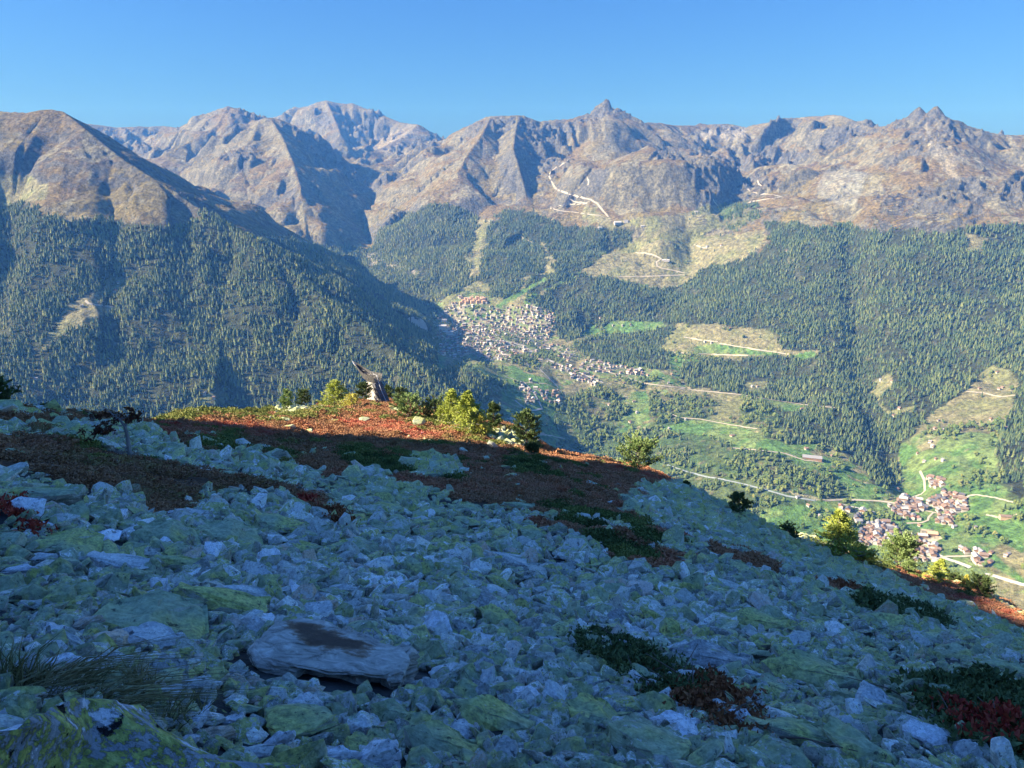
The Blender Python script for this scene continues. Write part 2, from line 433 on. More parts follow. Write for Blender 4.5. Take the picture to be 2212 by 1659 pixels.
def ramp(nt, fac, stops, interp='LINEAR'):
    r = node(nt, 'ShaderNodeValToRGB'); r.color_ramp.interpolation = interp
    e = r.color_ramp.elements
    while len(e) < len(stops): e.new(.5)
    for q, (p, c) in zip(e, stops):
        q.position = p
        q.color = (c, c, c, 1) if not hasattr(c, '__len__') else (*c, 1)
    nt.links.new(fac, r.inputs[0])
    return r.outputs[0]
def mix(nt, fac, a, b, mode='MIX'):
    m = node(nt, 'ShaderNodeMix', data_type='RGBA', blend_type=mode)
    for s, v in ((m.inputs[0], fac), (m.inputs[6], a), (m.inputs[7], b)):
        if hasattr(v, 'is_output'): nt.links.new(v, s)
        elif hasattr(v, '__len__'): s.default_value = (*v, 1)
        else: s.default_value = v
    return m.outputs[2]
def math_(nt, op, a, b=0.0):
    m = node(nt, 'ShaderNodeMath', operation=op)
    for s, v in ((m.inputs[0], a), (m.inputs[1], b)):
        if hasattr(v, 'is_output'): nt.links.new(v, s)
        else: s.default_value = v
    return m.outputs[0]
def bump(nt, b, h, strength, dist):
    n = node(nt, 'ShaderNodeBump')
    n.inputs['Strength'].default_value = strength; n.inputs['Distance'].default_value = dist
    nt.links.new(h, n.inputs['Height']); nt.links.new(n.outputs[0], b.inputs['Normal'])
def flat_mat(name, c, var=.25, rough=.85, scale=3.0):
    m, nt, b = mat(name)
    tc = node(nt, 'ShaderNodeTexCoord').outputs['Object']
    f = ntex(nt, tc, scale)
    lo = tuple(x * (1 - var) for x in c); hi = tuple(min(1, x * (1 + var)) for x in c)
    nt.links.new(ramp(nt, f, [(.3, lo), (.7, hi)]), b.inputs['Base Color'])
    b.inputs['Roughness'].default_value = rough
    return m

def mesh_grid(name, X, Y, Z, closed=False):
    nr, ncx = X.shape
    co = np.stack([X, Y, Z], -1).reshape(-1, 3).astype(np.float32)
    idx = np.arange(nr * ncx).reshape(nr, ncx)
    if closed: idx = np.hstack([idx, idx[:, :1]])
    a = idx[:-1, :-1]; b = idx[:-1, 1:]; c = idx[1:, 1:]; d = idx[1:, :-1]
    q = np.stack([a, d, c, b], -1).reshape(-1, 4)
    return mesh_np(name, co, q)
def mesh_np(name, co, faces):
    me = bpy.data.meshes.new(name)
    n = faces.shape[1]
    me.vertices.add(len(co)); me.vertices.foreach_set('co', np.asarray(co, np.float32).ravel())
    me.loops.add(faces.size); me.loops.foreach_set('vertex_index', faces.astype(np.int32).ravel())
    me.polygons.add(len(faces)); me.polygons.foreach_set('loop_start', np.arange(len(faces), dtype=np.int32) * n)
    me.update(calc_edges=True); me.validate()
    return me
def link(name, me, m=None, parent=None, **props):
    o = bpy.data.objects.new(name, me); col.objects.link(o)
    if m is not None: me.materials.append(m)
    if parent is not None: o.parent = parent
    for k, v in props.items(): o[k] = v
    return o
def vcol(me, name, rgb):
    at_ = me.color_attributes.new(name, 'FLOAT_COLOR', 'POINT')
    a = np.ones((len(rgb), 4), np.float32); a[:, :3] = rgb
    at_.data.foreach_set('color', a.ravel())

# ------------------------------------------------------------------ far terrain mesh
me = mesh_grid('mountain_terrain', FX, FY, FZ)
CV, CU_, CV_ = cover(FX, FY, FZ)
gr, gt = np.gradient(FZ)
dr = np.gradient(RG, axis=0); dt = RG * (TH[1] - TH[0])
slope = np.hypot(gr / dr, gt / dt)
n1 = fbm(FX / 240, FY / 240, 4, 300); n2 = fbm(FX / 70, FY / 70, 3, 310); n3 = noise(FX / 25, FY / 25, 320)
n4 = fbm(FX / 600, FY / 600, 3, 330)
def L(c): return np.array(c)
def mixc(a, b, t): return a * (1 - t[..., None]) + b * t[..., None]
tundra = mixc(L([.29, .225, .125]) + 0 * FX[..., None], L([.20, .145, .095]), smooth(n1 + .4 * n2, -.1, .5))
tundra = mixc(tundra, L([.30, .255, .13]), smooth(n4 - .3 * n1, .05, .5))
rock = mixc(L([.19, .185, .165]) + 0 * FX[..., None], L([.33, .315, .265]), smooth(n2 + n3 * .6, -.3, .5))
scree = L([.40, .39, .33]) + 0 * FX[..., None]
alp = mixc(tundra, scree, smooth(n1 - .6 * n2 + .3 * n3, .28, .5) * .8)
hgt = smooth(FZ, 150, 550)
alp = mixc(alp, mixc(rock, L([.33, .30, .235]) + 0 * rock, smooth(n1, -.2, .4)), hgt * .6 * smooth(n4 + n1, -.5, .3))
alp = mixc(alp, rock, smooth(slope + .3 * n2 + .1 * n3, .78, 1.05))
alp = alp * L([.62, .60, .47])
crag = smooth(noise(FX / 700, FY / 700, 401) + .35 * noise(FX / 160, FY / 160, 402), .02, .30)
alp = mixc(alp, L([.11, .11, .105]) + 0 * alp, crag * smooth(slope + .4 * n2 + .2 * n3, .5, .95) * .8)
fl = L([.05, .06, .03]) + 0 * alp
fl = mixc(fl, L([.12, .125, .07]), smooth(n2 + n3 * .5, .45, .9))
dry = mixc(L([.23, .215, .115]) + 0 * alp, L([.19, .20, .09]), smooth(n1 + .5 * n2, -.2, .4))
green = mixc(L([.10, .20, .055]) + 0 * alp, L([.17, .24, .08]), smooth(n2 + n1, -.3, .5))
mixed = mixc(dry, green, smooth(n4 * .8 + n2 * .5 - n1 * .4, -.28, -.05))
mixed = mixc(mixed, L([.36, .29, .20]) + 0 * alp, smooth(n3 + n2 - .3, .35, .7) * .6)
townc = mixc(L([.30, .28, .22]) + 0 * alp, L([.16, .21, .09]), smooth(n3 + n2, -.25, .1))
C = alp.copy()
for k, a in ((1, fl), (2, dry), (3, green), (4, mixed), (5, mixc(fl, mixed, np.full(FX.shape, .45))), (6, townc), (7, mixc(dry, green, smooth(n4 + n2 * .6 + n1 * .5, -.35, .15)))):
    C[CV == k] = a[CV == k]
def paint(poly, rgb, k=.8):
    m = anyin(CU_ + 4 * n2, CV_ + 3 * n3, [poly])
    C[m] = C[m] * (1 - k) + L(rgb) * k
paint([(1795,295),(1990,262),(2000,310),(2040,370),(2090,410),(2060,360),(2095,345),(2160,365),(2130,352),(2060,330),(2010,290),(1998,250)][2:], (.36, .33, .25), .5)
paint([(800,300),(870,280),(905,285),(870,300),(840,325),(900,330),(880,335),(800,325)], (.33, .29, .22), .5)
paint(c5([(1150,760),(1240,750),(1330,790),(1300,830),(1240,830)]), (.52, .42, .29), .9)
paint(c41([(1280,800),(1400,800),(1460,870),(1420,900),(1290,880)]), (.52, .45, .34), .9)
paint(c3([(950,690),(1000,580),(1120,555),(1270,590),(1190,780),(1080,790),(1000,740)]), (.27, .28, .25), .5)
paint(c3([(230,360),(290,330),(520,310),(520,370),(400,395),(300,395)]), (.30, .28, .24), .5)
paint(c5([(220,110),(250,230),(340,220),(520,300),(600,330),(560,270),(480,250),(300,190)]), (.42, .38, .30), .55)
paint(c41([(0,450),(200,500),(440,560),(520,560),(500,540),(300,500),(100,450)]), (.46, .40, .28), .5)
vcol(me, 'land', C.reshape(-1, 3))
m, nt, b = mat('land')
va = node(nt, 'ShaderNodeVertexColor', layer_name='land').outputs[0]
geo = node(nt, 'ShaderNodeNewGeometry').outputs['Position']
f1 = ntex(nt, geo, .05, 5, .65); f2 = ntex(nt, geo, .011, 4, .6)
c_ = mix(nt, .75, va, ramp(nt, f1, [(.34, .35), (.5, 1.0), (.66, 1.75)]), 'MULTIPLY')
c_ = mix(nt, .5, c_, ramp(nt, f2, [(.3, .7), (.7, 1.3)]), 'MULTIPLY')
nt.links.new(c_, b.inputs['Base Color'])
bump(nt, b, ntex(nt, geo, .035, 6, .7), 01.0, 26)
me.polygons.foreach_set('use_smooth', np.ones(len(me.polygons), bool))
link('mountain_terrain', me, m, kind='structure', label='broad alpine valley with brown summits, forest slopes and green meadows')

# ------------------------------------------------------------------ haze
HZ = (0.10, 0.35, 1.0)
def make_haze(dens, color):
    x0, x1, y0, y1, z0, z1 = -14500, 14500, -6500, 15500, float(FZ.min()) - 600, 1350
    v = [(x, y, z) for z in (z0, z1) for y in (y0, y1) for x in (x0, x1)]
    f = [(0, 2, 3, 1), (4, 5, 7, 6), (0, 1, 5, 4), (2, 6, 7, 3), (0, 4, 6, 2), (1, 3, 7, 5)]
    me = bpy.data.meshes.new('haze'); me.from_pydata(v, [], f)
    m = bpy.data.materials.new('haze'); m.use_nodes = True
    nt = m.node_tree; nt.nodes.clear()
    o = nt.nodes.new('ShaderNodeOutputMaterial'); p = nt.nodes.new('ShaderNodeVolumePrincipled')
    p.inputs['Density'].default_value = dens
    p.inputs['Color'].default_value = (*color, 1)
    p.inputs['Absorption Color'].default_value = (1, 1, 1, 1)
    p.inputs['Anisotropy'].default_value = 0.0
    nt.links.new(p.outputs[0], o.inputs['Volume'])
    link('haze', me, m, kind='stuff', label='thin blue morning haze filling the valley')
make_haze(5.2e-5, HZ)
# ------------------------------------------------------------------ instancing of uncountable things
def source_collection(name, objs):
    c = bpy.data.collections.new(name)
    for o in objs: c.objects.link(o)
    return c
def gn_scatter(name, pts, scl, rot, idx, coll, tone=None, **props):
    """one object that stands for a mass nobody could count: points that carry copies of a few shapes"""
    me = bpy.data.meshes.new(name)
    me.vertices.add(len(pts)); me.vertices.foreach_set('co', np.asarray(pts, np.float32).ravel())
    a = me.attributes.new('scl', 'FLOAT_VECTOR', 'POINT'); a.data.foreach_set('vector', np.asarray(scl, np.float32).ravel())
    a = me.attributes.new('rot', 'FLOAT_VECTOR', 'POINT'); a.data.foreach_set('vector', np.asarray(rot, np.float32).ravel())
    a = me.attributes.new('idx', 'INT', 'POINT'); a.data.foreach_set('value', np.asarray(idx, np.int32))
    if tone is not None:
        a = me.attributes.new('tone', 'FLOAT', 'POINT'); a.data.foreach_set('value', np.asarray(tone, np.float32))
    o = link(name, me, **props)
    g = bpy.data.node_groups.new(name, 'GeometryNodeTree')
    g.interface.new_socket('Geometry', in_out='INPUT', socket_type='NodeSocketGeometry')
    g.interface.new_socket('Geometry', in_out='OUTPUT', socket_type='NodeSocketGeometry')
    N = g.nodes.new; K = g.links.new
    gi = N('NodeGroupInput'); go = N('NodeGroupOutput')
    mp = N('GeometryNodeMeshToPoints'); ip = N('GeometryNodeInstanceOnPoints')
    ci = N('GeometryNodeCollectionInfo'); ci.inputs['Collection'].default_value = coll
    ci.inputs['Separate Children'].default_value = True; ci.inputs['Reset Children'].default_value = True
    def attr(nm, t):
        n = N('GeometryNodeInputNamedAttribute'); n.data_type = t; n.inputs['Name'].default_value = nm
        return [q for q in n.outputs if q.enabled and q.name == 'Attribute'][0]
    K(gi.outputs[0], mp.inputs['Mesh']); K(mp.outputs[0], ip.inputs['Points'])
    K(ci.outputs[0], ip.inputs['Instance']); ip.inputs['Pick Instance'].default_value = True
    K(attr('idx', 'INT'), ip.inputs['Instance Index'])
    er = N('FunctionNodeEulerToRotation'); K(attr('rot', 'FLOAT_VECTOR'), er.inputs[0])
    K(er.outputs[0], ip.inputs['Rotation']); K(attr('scl', 'FLOAT_VECTOR'), ip.inputs['Scale'])
    K(ip.outputs[0], go.inputs[0])
    md = o.modifiers.new('scatter', 'NODES'); md.node_group = g
    return o

# ------------------------------------------------------------------ far trees
def leaf_mat(name, stops, scale=.004, shift=.16):
    m, nt, b = mat(name)
    oi = node(nt, 'ShaderNodeObjectInfo')
    geo = node(nt, 'ShaderNodeNewGeometry').outputs['Position']
    f = math_(nt, 'ADD', math_(nt, 'MULTIPLY', oi.outputs['Random'], .6), math_(nt, 'MULTIPLY', ntex(nt, geo, scale, 3), .5))
    # needles lightened on the left for its sunlit face and its larch; spruce right
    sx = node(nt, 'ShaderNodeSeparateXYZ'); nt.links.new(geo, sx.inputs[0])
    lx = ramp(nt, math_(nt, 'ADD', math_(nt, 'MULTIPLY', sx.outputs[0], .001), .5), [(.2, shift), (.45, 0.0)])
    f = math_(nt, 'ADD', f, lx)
    c = ramp(nt, f, stops)
    nt.links.new(c, b.inputs['Base Color'])
    b.inputs['Roughness'].default_value = .8
    return m
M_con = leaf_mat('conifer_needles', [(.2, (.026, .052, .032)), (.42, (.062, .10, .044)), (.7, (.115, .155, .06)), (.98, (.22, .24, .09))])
M_brd = leaf_mat('broad_leaves', [(.2, (.065, .105, .035)), (.5, (.11, .16, .05)), (.8, (.17, .20, .06)), (.95, (.24, .22, .07))])
M_bark = flat_mat('bark', (.11, .085, .065))

def conifer_mesh(seed, tiers=5, seg=7, lean=.34):
    """unit conifer, height 1: ragged tiers of drooping boughs"""
    r_ = random.Random(seed)
    V, F = [], []
    for k in range(tiers):
        z0 = .10 + .80 * k / tiers
        z1 = min(1.0, z0 + .36)
        rad = lean * .5 * (1 - (k / tiers) ** 1.25) + .025
        b0 = len(V)
        V.append((r_.uniform(-.01, .01), r_.uniform(-.01, .01), z1))
        off = r_.random() * 6.28
        for i in range(seg):
            a = off + 6.283 * i / seg
            q = rad * r_.uniform(.62, 1.25)
            V.append((q * math.cos(a), q * math.sin(a), z0 + r_.uniform(-.05, .05)))
        for i in range(seg): F.append((b0, b0 + 1 + i, b0 + 1 + (i + 1) % seg))
    me = bpy.data.meshes.new('crown'); me.from_pydata(V, [], F); me.update()
    return me
def broad_mesh(seed, n=9, w=.42):
    """unit broadleaf crown: leafy clumps piled unevenly"""
    r_ = random.Random(seed)
    bm = bmesh.new()
    for i in range(n):
        a = r_.random() * 6.28; q = w * .62 * math.sqrt(r_.random()); z = r_.uniform(.32, .82)
        q *= 1 - max(0, z - .5) * 1.1
        s_ = r_.uniform(.13, .22)
        ret = bmesh.ops.create_icosphere(bm, subdivisions=1, radius=s_)
        for v in ret['verts']:
            v.co *= r_.uniform(.72, 1.25)
            v.co += Vector((q * math.cos(a), q * math.sin(a), z))
    me = bpy.data.meshes.new('crown'); bm.to_mesh(me); bm.free()
    return me
def trunk_mesh(h=.3, r=.02):
    bm = bmesh.new()
    bmesh.ops.create_cone(bm, segments=5, radius1=r, radius2=r * .5, depth=h, matrix=Matrix.Translation((0, 0, h / 2)), cap_ends=False)
    me = bpy.data.meshes.new('trunk'); bm.to_mesh(me); bm.free(); me.materials.append(M_bark)
    return me
con_me = [conifer_mesh(i, 5 + i % 2, 7, [.30, .36, .42, .34][i % 4]) for i in range(6)]
brd_me = [broad_mesh(20 + i, 8 + i % 3, .42 + .05 * (i % 3)) for i in range(5)]
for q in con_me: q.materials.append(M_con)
for q in brd_me: q.materials.append(M_brd)
trunk_me = trunk_mesh()
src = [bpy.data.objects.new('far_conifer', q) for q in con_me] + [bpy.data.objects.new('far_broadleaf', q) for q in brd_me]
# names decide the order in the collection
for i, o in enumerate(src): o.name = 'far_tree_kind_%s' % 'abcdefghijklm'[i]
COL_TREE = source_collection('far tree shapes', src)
NC, NB = len(con_me), len(brd_me)

# candidate points: even in area
def candidates(n):
    """points on the far land, even per unit of ground"""
    th = rng.uniform(R(-41), R(41), n)
    r = np.sqrt(rng.uniform(1600 ** 2, 7200 ** 2, n))
    return r * np.sin(th), r * np.cos(th)
px_, py_ = candidates(500000)
pz_ = far_z(px_, py_)
rr_ = np.hypot(px_, py_)
# keep what the sight lines reach (a little more, so that a step aside shows no holes)
ti = np.clip(((np.arctan2(px_, py_) - TH[0]) / (TH[1] - TH[0])).astype(int), 0, NT - 1)
tj = np.clip((np.log(rr_ / 1250) / math.log(13500 / 1250) * (NR - 1)).astype(int), 0, NR - 1)
vis = (pz_ + 45) / rr_ > ELMAX[tj, ti] - .002
cv_, u_, v_ = cover(px_, py_, pz_)
vis &= (u_ > -260) & (u_ < 2480) & (v_ < 1420)
dn = fbm(px_ / 130, py_ / 130, 3, 500)
dn2 = noise(px_ / 320, py_ / 420, 510)
p = np.zeros(len(px_))
p[cv_ == 1] = np.clip(.58 + .8 * dn[cv_ == 1], .12, 1)
p[cv_ == 5] = np.clip(.30 + .9 * dn[cv_ == 5], .02, .9)
p[cv_ == 4] = np.clip((dn[cv_ == 4] + .7 * dn2[cv_ == 4] - .27) * 1.1, .006, .5)
p[cv_ == 6] = np.clip(.10 + .4 * dn[cv_ == 6], .02, .3)
p[cv_ == 2] = np.clip((dn[cv_ == 2] - .45) * .5, .004, .15)
p[cv_ == 0] = 0
p[cv_ == 7] = np.clip((dn[cv_ == 7] + .8 * dn2[cv_ == 7] - .25) * .9, .008, .4)
# treeline thins out upward
band = (cv_ == 0) & (v_ > 395) & (v_ < 560)
cl = smooth(v_, 400, 510)
p[band] = np.clip((dn[band] + .1) * .35 * cl[band], 0, .3) * (noise(px_[band] / 400, py_[band] / 400, 520) > -.1)
p *= np.where(v_ > 0, 1, 0)
keep = vis & (rng.random(len(px_)) < p)
# no tree in the roads or the church square: thinned later by ROADS
far_pts = np.stack([px_, py_, pz_], 1)[keep]
far_cv = cv_[keep]; far_u = u_[keep]; far_v = v_[keep]; far_dn = dn[keep]
isb = rng.random(len(far_pts)) < np.select([far_cv == 1, far_cv == 5, far_cv == 4, far_cv == 6, far_cv == 2, far_cv == 7], [.0, .45, .72, .5, .5, .85], 0)
isb &= far_v > 640
hgt_ = np.where(isb, rng.uniform(12, 22, len(far_pts)), rng.uniform(11, 27, len(far_pts)))
hgt_ *= np.where((far_cv == 0), .55, 1) * np.where(far_cv == 6, .75, 1)
wid = np.where(isb, hgt_ * rng.uniform(.9, 1.35, len(far_pts)), hgt_ * rng.uniform(.85, 1.25, len(far_pts)))
print('FAR TREES', len(far_pts), np.bincount(far_cv))
# ------------------------------------------------------------------ near hill
near_pts = [
 (0,1659,1.9),(500,1659,1.95),(1106,1659,2.0),(1600,1659,2.4),(2212,1659,3.6),(1900,1659,2.9),
 (0,1430,3.0),(400,1430,3.1),(720,1430,3.3),(1106,1430,3.7),(1450,1430,4.5),(1850,1430,5.6),(2212,1430,7.5),
 (0,1200,5.6),(300,1200,6.0),(600,1200,6.6),(1106,1200,8.2),(1600,1200,11.5),(1900,1320,12),(2212,1460,8.6),
 (0,1050,8.8),(250,1050,9.8),(500,1050,11.5),(800,1050,13.5),(1106,1050,16),(1400,1070,22),(1600,1165,21),
 (0,960,13),(200,960,15),(400,960,20),(600,960,26),(750,960,27.5),(950,970,28),(1106,980,29),(1250,1000,31),
 (0,905,19),(160,905,22),(400,905,33),(560,900,40),(700,897,40),(850,905,39),(1000,915,39),(1130,935,38),
 (1750,1245,20),(1900,1272,22),(2050,1310,24),(2180,1375,21),(2000,1360,14.5),(2212,1420,13),(2350,1470,13),(2350,1445,20),
]
CREST = [(-600,880,20),(-200,872,20),(0,880,22),(105,884,23.5),(200,893,26),(300,912,30),(340,908,34),(420,897,38),(520,892,42),(570,889,48),(590,884,72),(640,876,80),(700,872,80),(770,866,84),(840,864,88),(880,872,84),(930,888,72),(1000,905,50),(1060,918,44),(1110,930,41),(1160,962,38),(1250,985,36),(1330,1000,35),(1400,1015,33),(1450,1042,31.5),(1500,1066,30.5),(1600,1112,30),(1690,1158,31),(1740,1172,35),(1790,1186,42),(1850,1205,48),(1960,1240,49),(2050,1262,44),(2120,1292,37),(2212,1345,31),(2350,1420,28),(2600,1530,30),(3000,1700,22)]
Pn = [at(*q) for q in near_pts]
cr = [at(*q) for q in CREST]
cth = np.array([math.atan2(q[0], q[1]) for q in cr]); crr = np.array([math.hypot(q[0], q[1]) for q in cr]); crz = np.array([q[2] for q in cr])
# plane of the slope for all that is behind and beside the viewer
def plane(x, y): return -1.45 - .33 * y - .12 * x + .0 * x
pp = [(math.atan2(q[0], q[1]), math.hypot(q[0], q[1]), q[2]) for q in Pn]
for t, r, z in zip(cth[2:-3], crr[2:-3], crz[2:-3]): pp.append((t, r, z))
for t in (-62, -50, 50, 62):
    for r in (1.5, 4, 12, 30):
        pp.append((R(t), r, float(plane(r * math.sin(R(t)), r * math.cos(R(t)))) * (1.25 if t > 0 and r > 10 else 1)))
f_near = tps([(t * 2.2, math.log(r)) for t, r, z in pp], [-z / r for t, r, z in pp])
def near_z(x, y, detail=True):
    x = np.asarray(x, float); y = np.asarray(y, float)
    th = np.arctan2(x, y); r = np.maximum(np.hypot(x, y), .25)
    rc = np.interp(th, cth, crr); zc = np.interp(th, cth, crz)
    rcl = np.minimum(r, rc)
    zi = -rcl * f_near(np.clip(th, -1.05, 1.05) * 2.2, np.log(np.maximum(rcl, 1.3)))
    zi = np.where(r < 1.3, -1.75 + (zi + 1.75) * smooth(r, .5, 1.3), zi)
    over = np.maximum(r - rc, 0)
    zi = zi - np.where(over > 0, over * .42 + .5 * over * smooth(over, 0, 20), 0)
    zp = plane(x, y)
    k = smooth(np.abs(th), R(48), R(75)) * smooth(r, .5, 2)
    # downhill shoulder to the right, uphill flank to the left and behind
    z = zi * (1 - k) + zp * k
    # spur to the left whose crest shades the slope
    zc_ = np.interp(y, [-400, -120, -60, -25, -10, 0, 8, 15, 18.2, 19.6, 21.5, 25, 32], [44, 44, 44, 47, 46, 42, 38, 37, 34, 25, 15, 8, -12])
    zs = zc_ - .85 * np.abs(x + 70) - np.maximum(y - 30, 0) * .9
    z = np.maximum(z, zs)
    if detail:
        z = z + .10 * fbm(x / 2.3, y / 2.3, 3, 600) * smooth(r, 1, 6) + .25 * noise(x / 9, y / 9, 610) * smooth(r, 8, 25) * (1 - smooth(r, 30, 60) * .5)
    z = z - 1.0 * smooth(r, 120, 160) * (r - 120) * .12
    return z
nth = np.concatenate([np.linspace(R(-180), R(-46), 60)[:-1], np.linspace(R(-46), R(46), 420), np.linspace(R(46), R(180), 60)[1:-1]])
nrr = .25 * (900 / .25) ** np.linspace(0, 1, 250)
NTT, NRG = np.meshgrid(nth, nrr)
NX = NRG * np.sin(NTT); NY = NRG * np.cos(NTT)
NZ = near_z(NX, NY)
NEL = np.maximum.accumulate(NZ / NRG, axis=0)
def near_hit(x, y):
    a = (x - 1106) / FOC; b = (829.5 - y) / FOC
    d = (a, CP + b * SP, -SP + b * CP)
    th = math.atan2(d[0], d[1]); e = d[2] / math.hypot(d[0], d[1])
    i = int(np.argmin(np.abs(nth - th)))
    j = int(np.searchsorted(NEL[:, i], e))
    if j >= len(nrr): return None
    j = max(j, 1)
    e0, e1 = NEL[j - 1, i], NEL[j, i]
    t = 0 if e1 <= e0 else (e - e0) / (e1 - e0)
    r = nrr[j - 1] + t * (nrr[j] - nrr[j - 1])
    if r > 130: return None
    px, py = r * math.sin(th), r * math.cos(th)
    return Vector((px, py, float(near_z(px, py))))

# heath and scree
HEATH = [
 [(-100,895),(150,900),(330,905),(420,890),(560,885),(600,868),(900,860),(1100,915),(1170,962),(1290,985),(1440,1020),(1440,1060),(1380,1040),(1370,1080),(1340,1110),(1400,1130),(1480,1150),(1480,1180),(1390,1165),(1330,1130),(1230,1120),(1130,1105),(1020,1090),(950,1060),(870,1050),(820,1030),(700,1030),(640,1010),(560,985),(470,985),(400,970),(330,950),(300,930),(200,925),(100,930),(0,920)],
 [(-100,960),(60,950),(160,960),(260,975),(330,1000),(400,1010),(520,1030),(640,1060),(700,1090),(760,1140),(700,1120),(620,1080),(540,1060),(440,1060),(400,1110),(310,1120),(300,1060),(180,1060),(120,1040),(60,1020),(-100,1030)],
 [(1130,1125),(1230,1120),(1330,1150),(1420,1170),(1400,1190),(1320,1185),(1240,1160)],
 [(1300,1180),(1420,1185),(1500,1205),(1470,1240),(1380,1230),(1300,1200)],
 [(1520,1180),(1620,1200),(1690,1235),(1640,1245),(1560,1220)],
 [(1740,1255),(1840,1265),(1880,1310),(1800,1300)],
 [(1760,1185),(1900,1215),(2010,1240),(2090,1275),(2212,1330),(2300,1360),(2300,1400),(2180,1370),(2080,1310),(2010,1300),(1950,1255),(1850,1222)],
]
OUTCROP = [[(575,892),(600,872),(680,872),(700,884),(640,897)], [(850,870),(880,880),(870,895),(840,893)], [(1060,935),(1090,925),(1160,955),(1150,975),(1090,965)], [(905,985),(960,1000),(1000,1030),(900,1040),(880,1020)], [(1380,1040),(1440,1060),(1420,1110),(1370,1080)], [(380,925),(460,925),(440,960),(380,950)][:0] or [(0,0),(0,1),(1,1)]]
def near_cover(x, y, z):
    u, v = proj(x, y, z)
    nu = u + 14 * noise(x / 1.6, y / 1.6, 620) + 9 * noise(x / .6, y / .6, 622)
    nv = v + 8 * noise(x / 1.6, y / 1.6, 621) + 5 * noise(x / .6, y / .6, 623)
    h = anyin(nu, nv, HEATH) & ~anyin(nu, nv, OUTCROP)
    r = np.hypot(x, y)
    h |= (r > np.interp(np.arctan2(x, y), cth, crr) - 1.0) & (r > 20) & (u < 1500) & ~anyin(nu, nv, OUTCROP)
    h |= (r > np.interp(np.arctan2(x, y), cth, crr) + 3) & (r > 20)
    return h, u, v
me = mesh_grid('scree_slope', NX, NY, NZ, closed=True)
NH, NU, NV = near_cover(NX, NY, NZ)
nn = fbm(NX / 1.5, NY / 1.5, 3, 640)
Cn = np.where(NH[..., None], L([.10, .055, .030]), L([.07, .07, .065])) * (1 + .35 * nn[..., None])
vcol(me, 'land', np.clip(Cn, .01, 1).reshape(-1, 3))
m, nt, b = mat('hill_soil')
va = node(nt, 'ShaderNodeVertexColor', layer_name='land').outputs[0]
geo = node(nt, 'ShaderNodeNewGeometry').outputs['Position']
nt.links.new(mix(nt, .8, va, ramp(nt, ntex(nt, geo, 6.0, 5), [(.3, .5), (.7, 1.4)]), 'MULTIPLY'), b.inputs['Base Color'])
bump(nt, b, ntex(nt, geo, 9, 5), .8, .08)
me.polygons.foreach_set('use_smooth', np.ones(len(me.polygons), bool))
link('scree_slope', me, m, kind='structure', label='shaded mountainside under loose stones and heath')
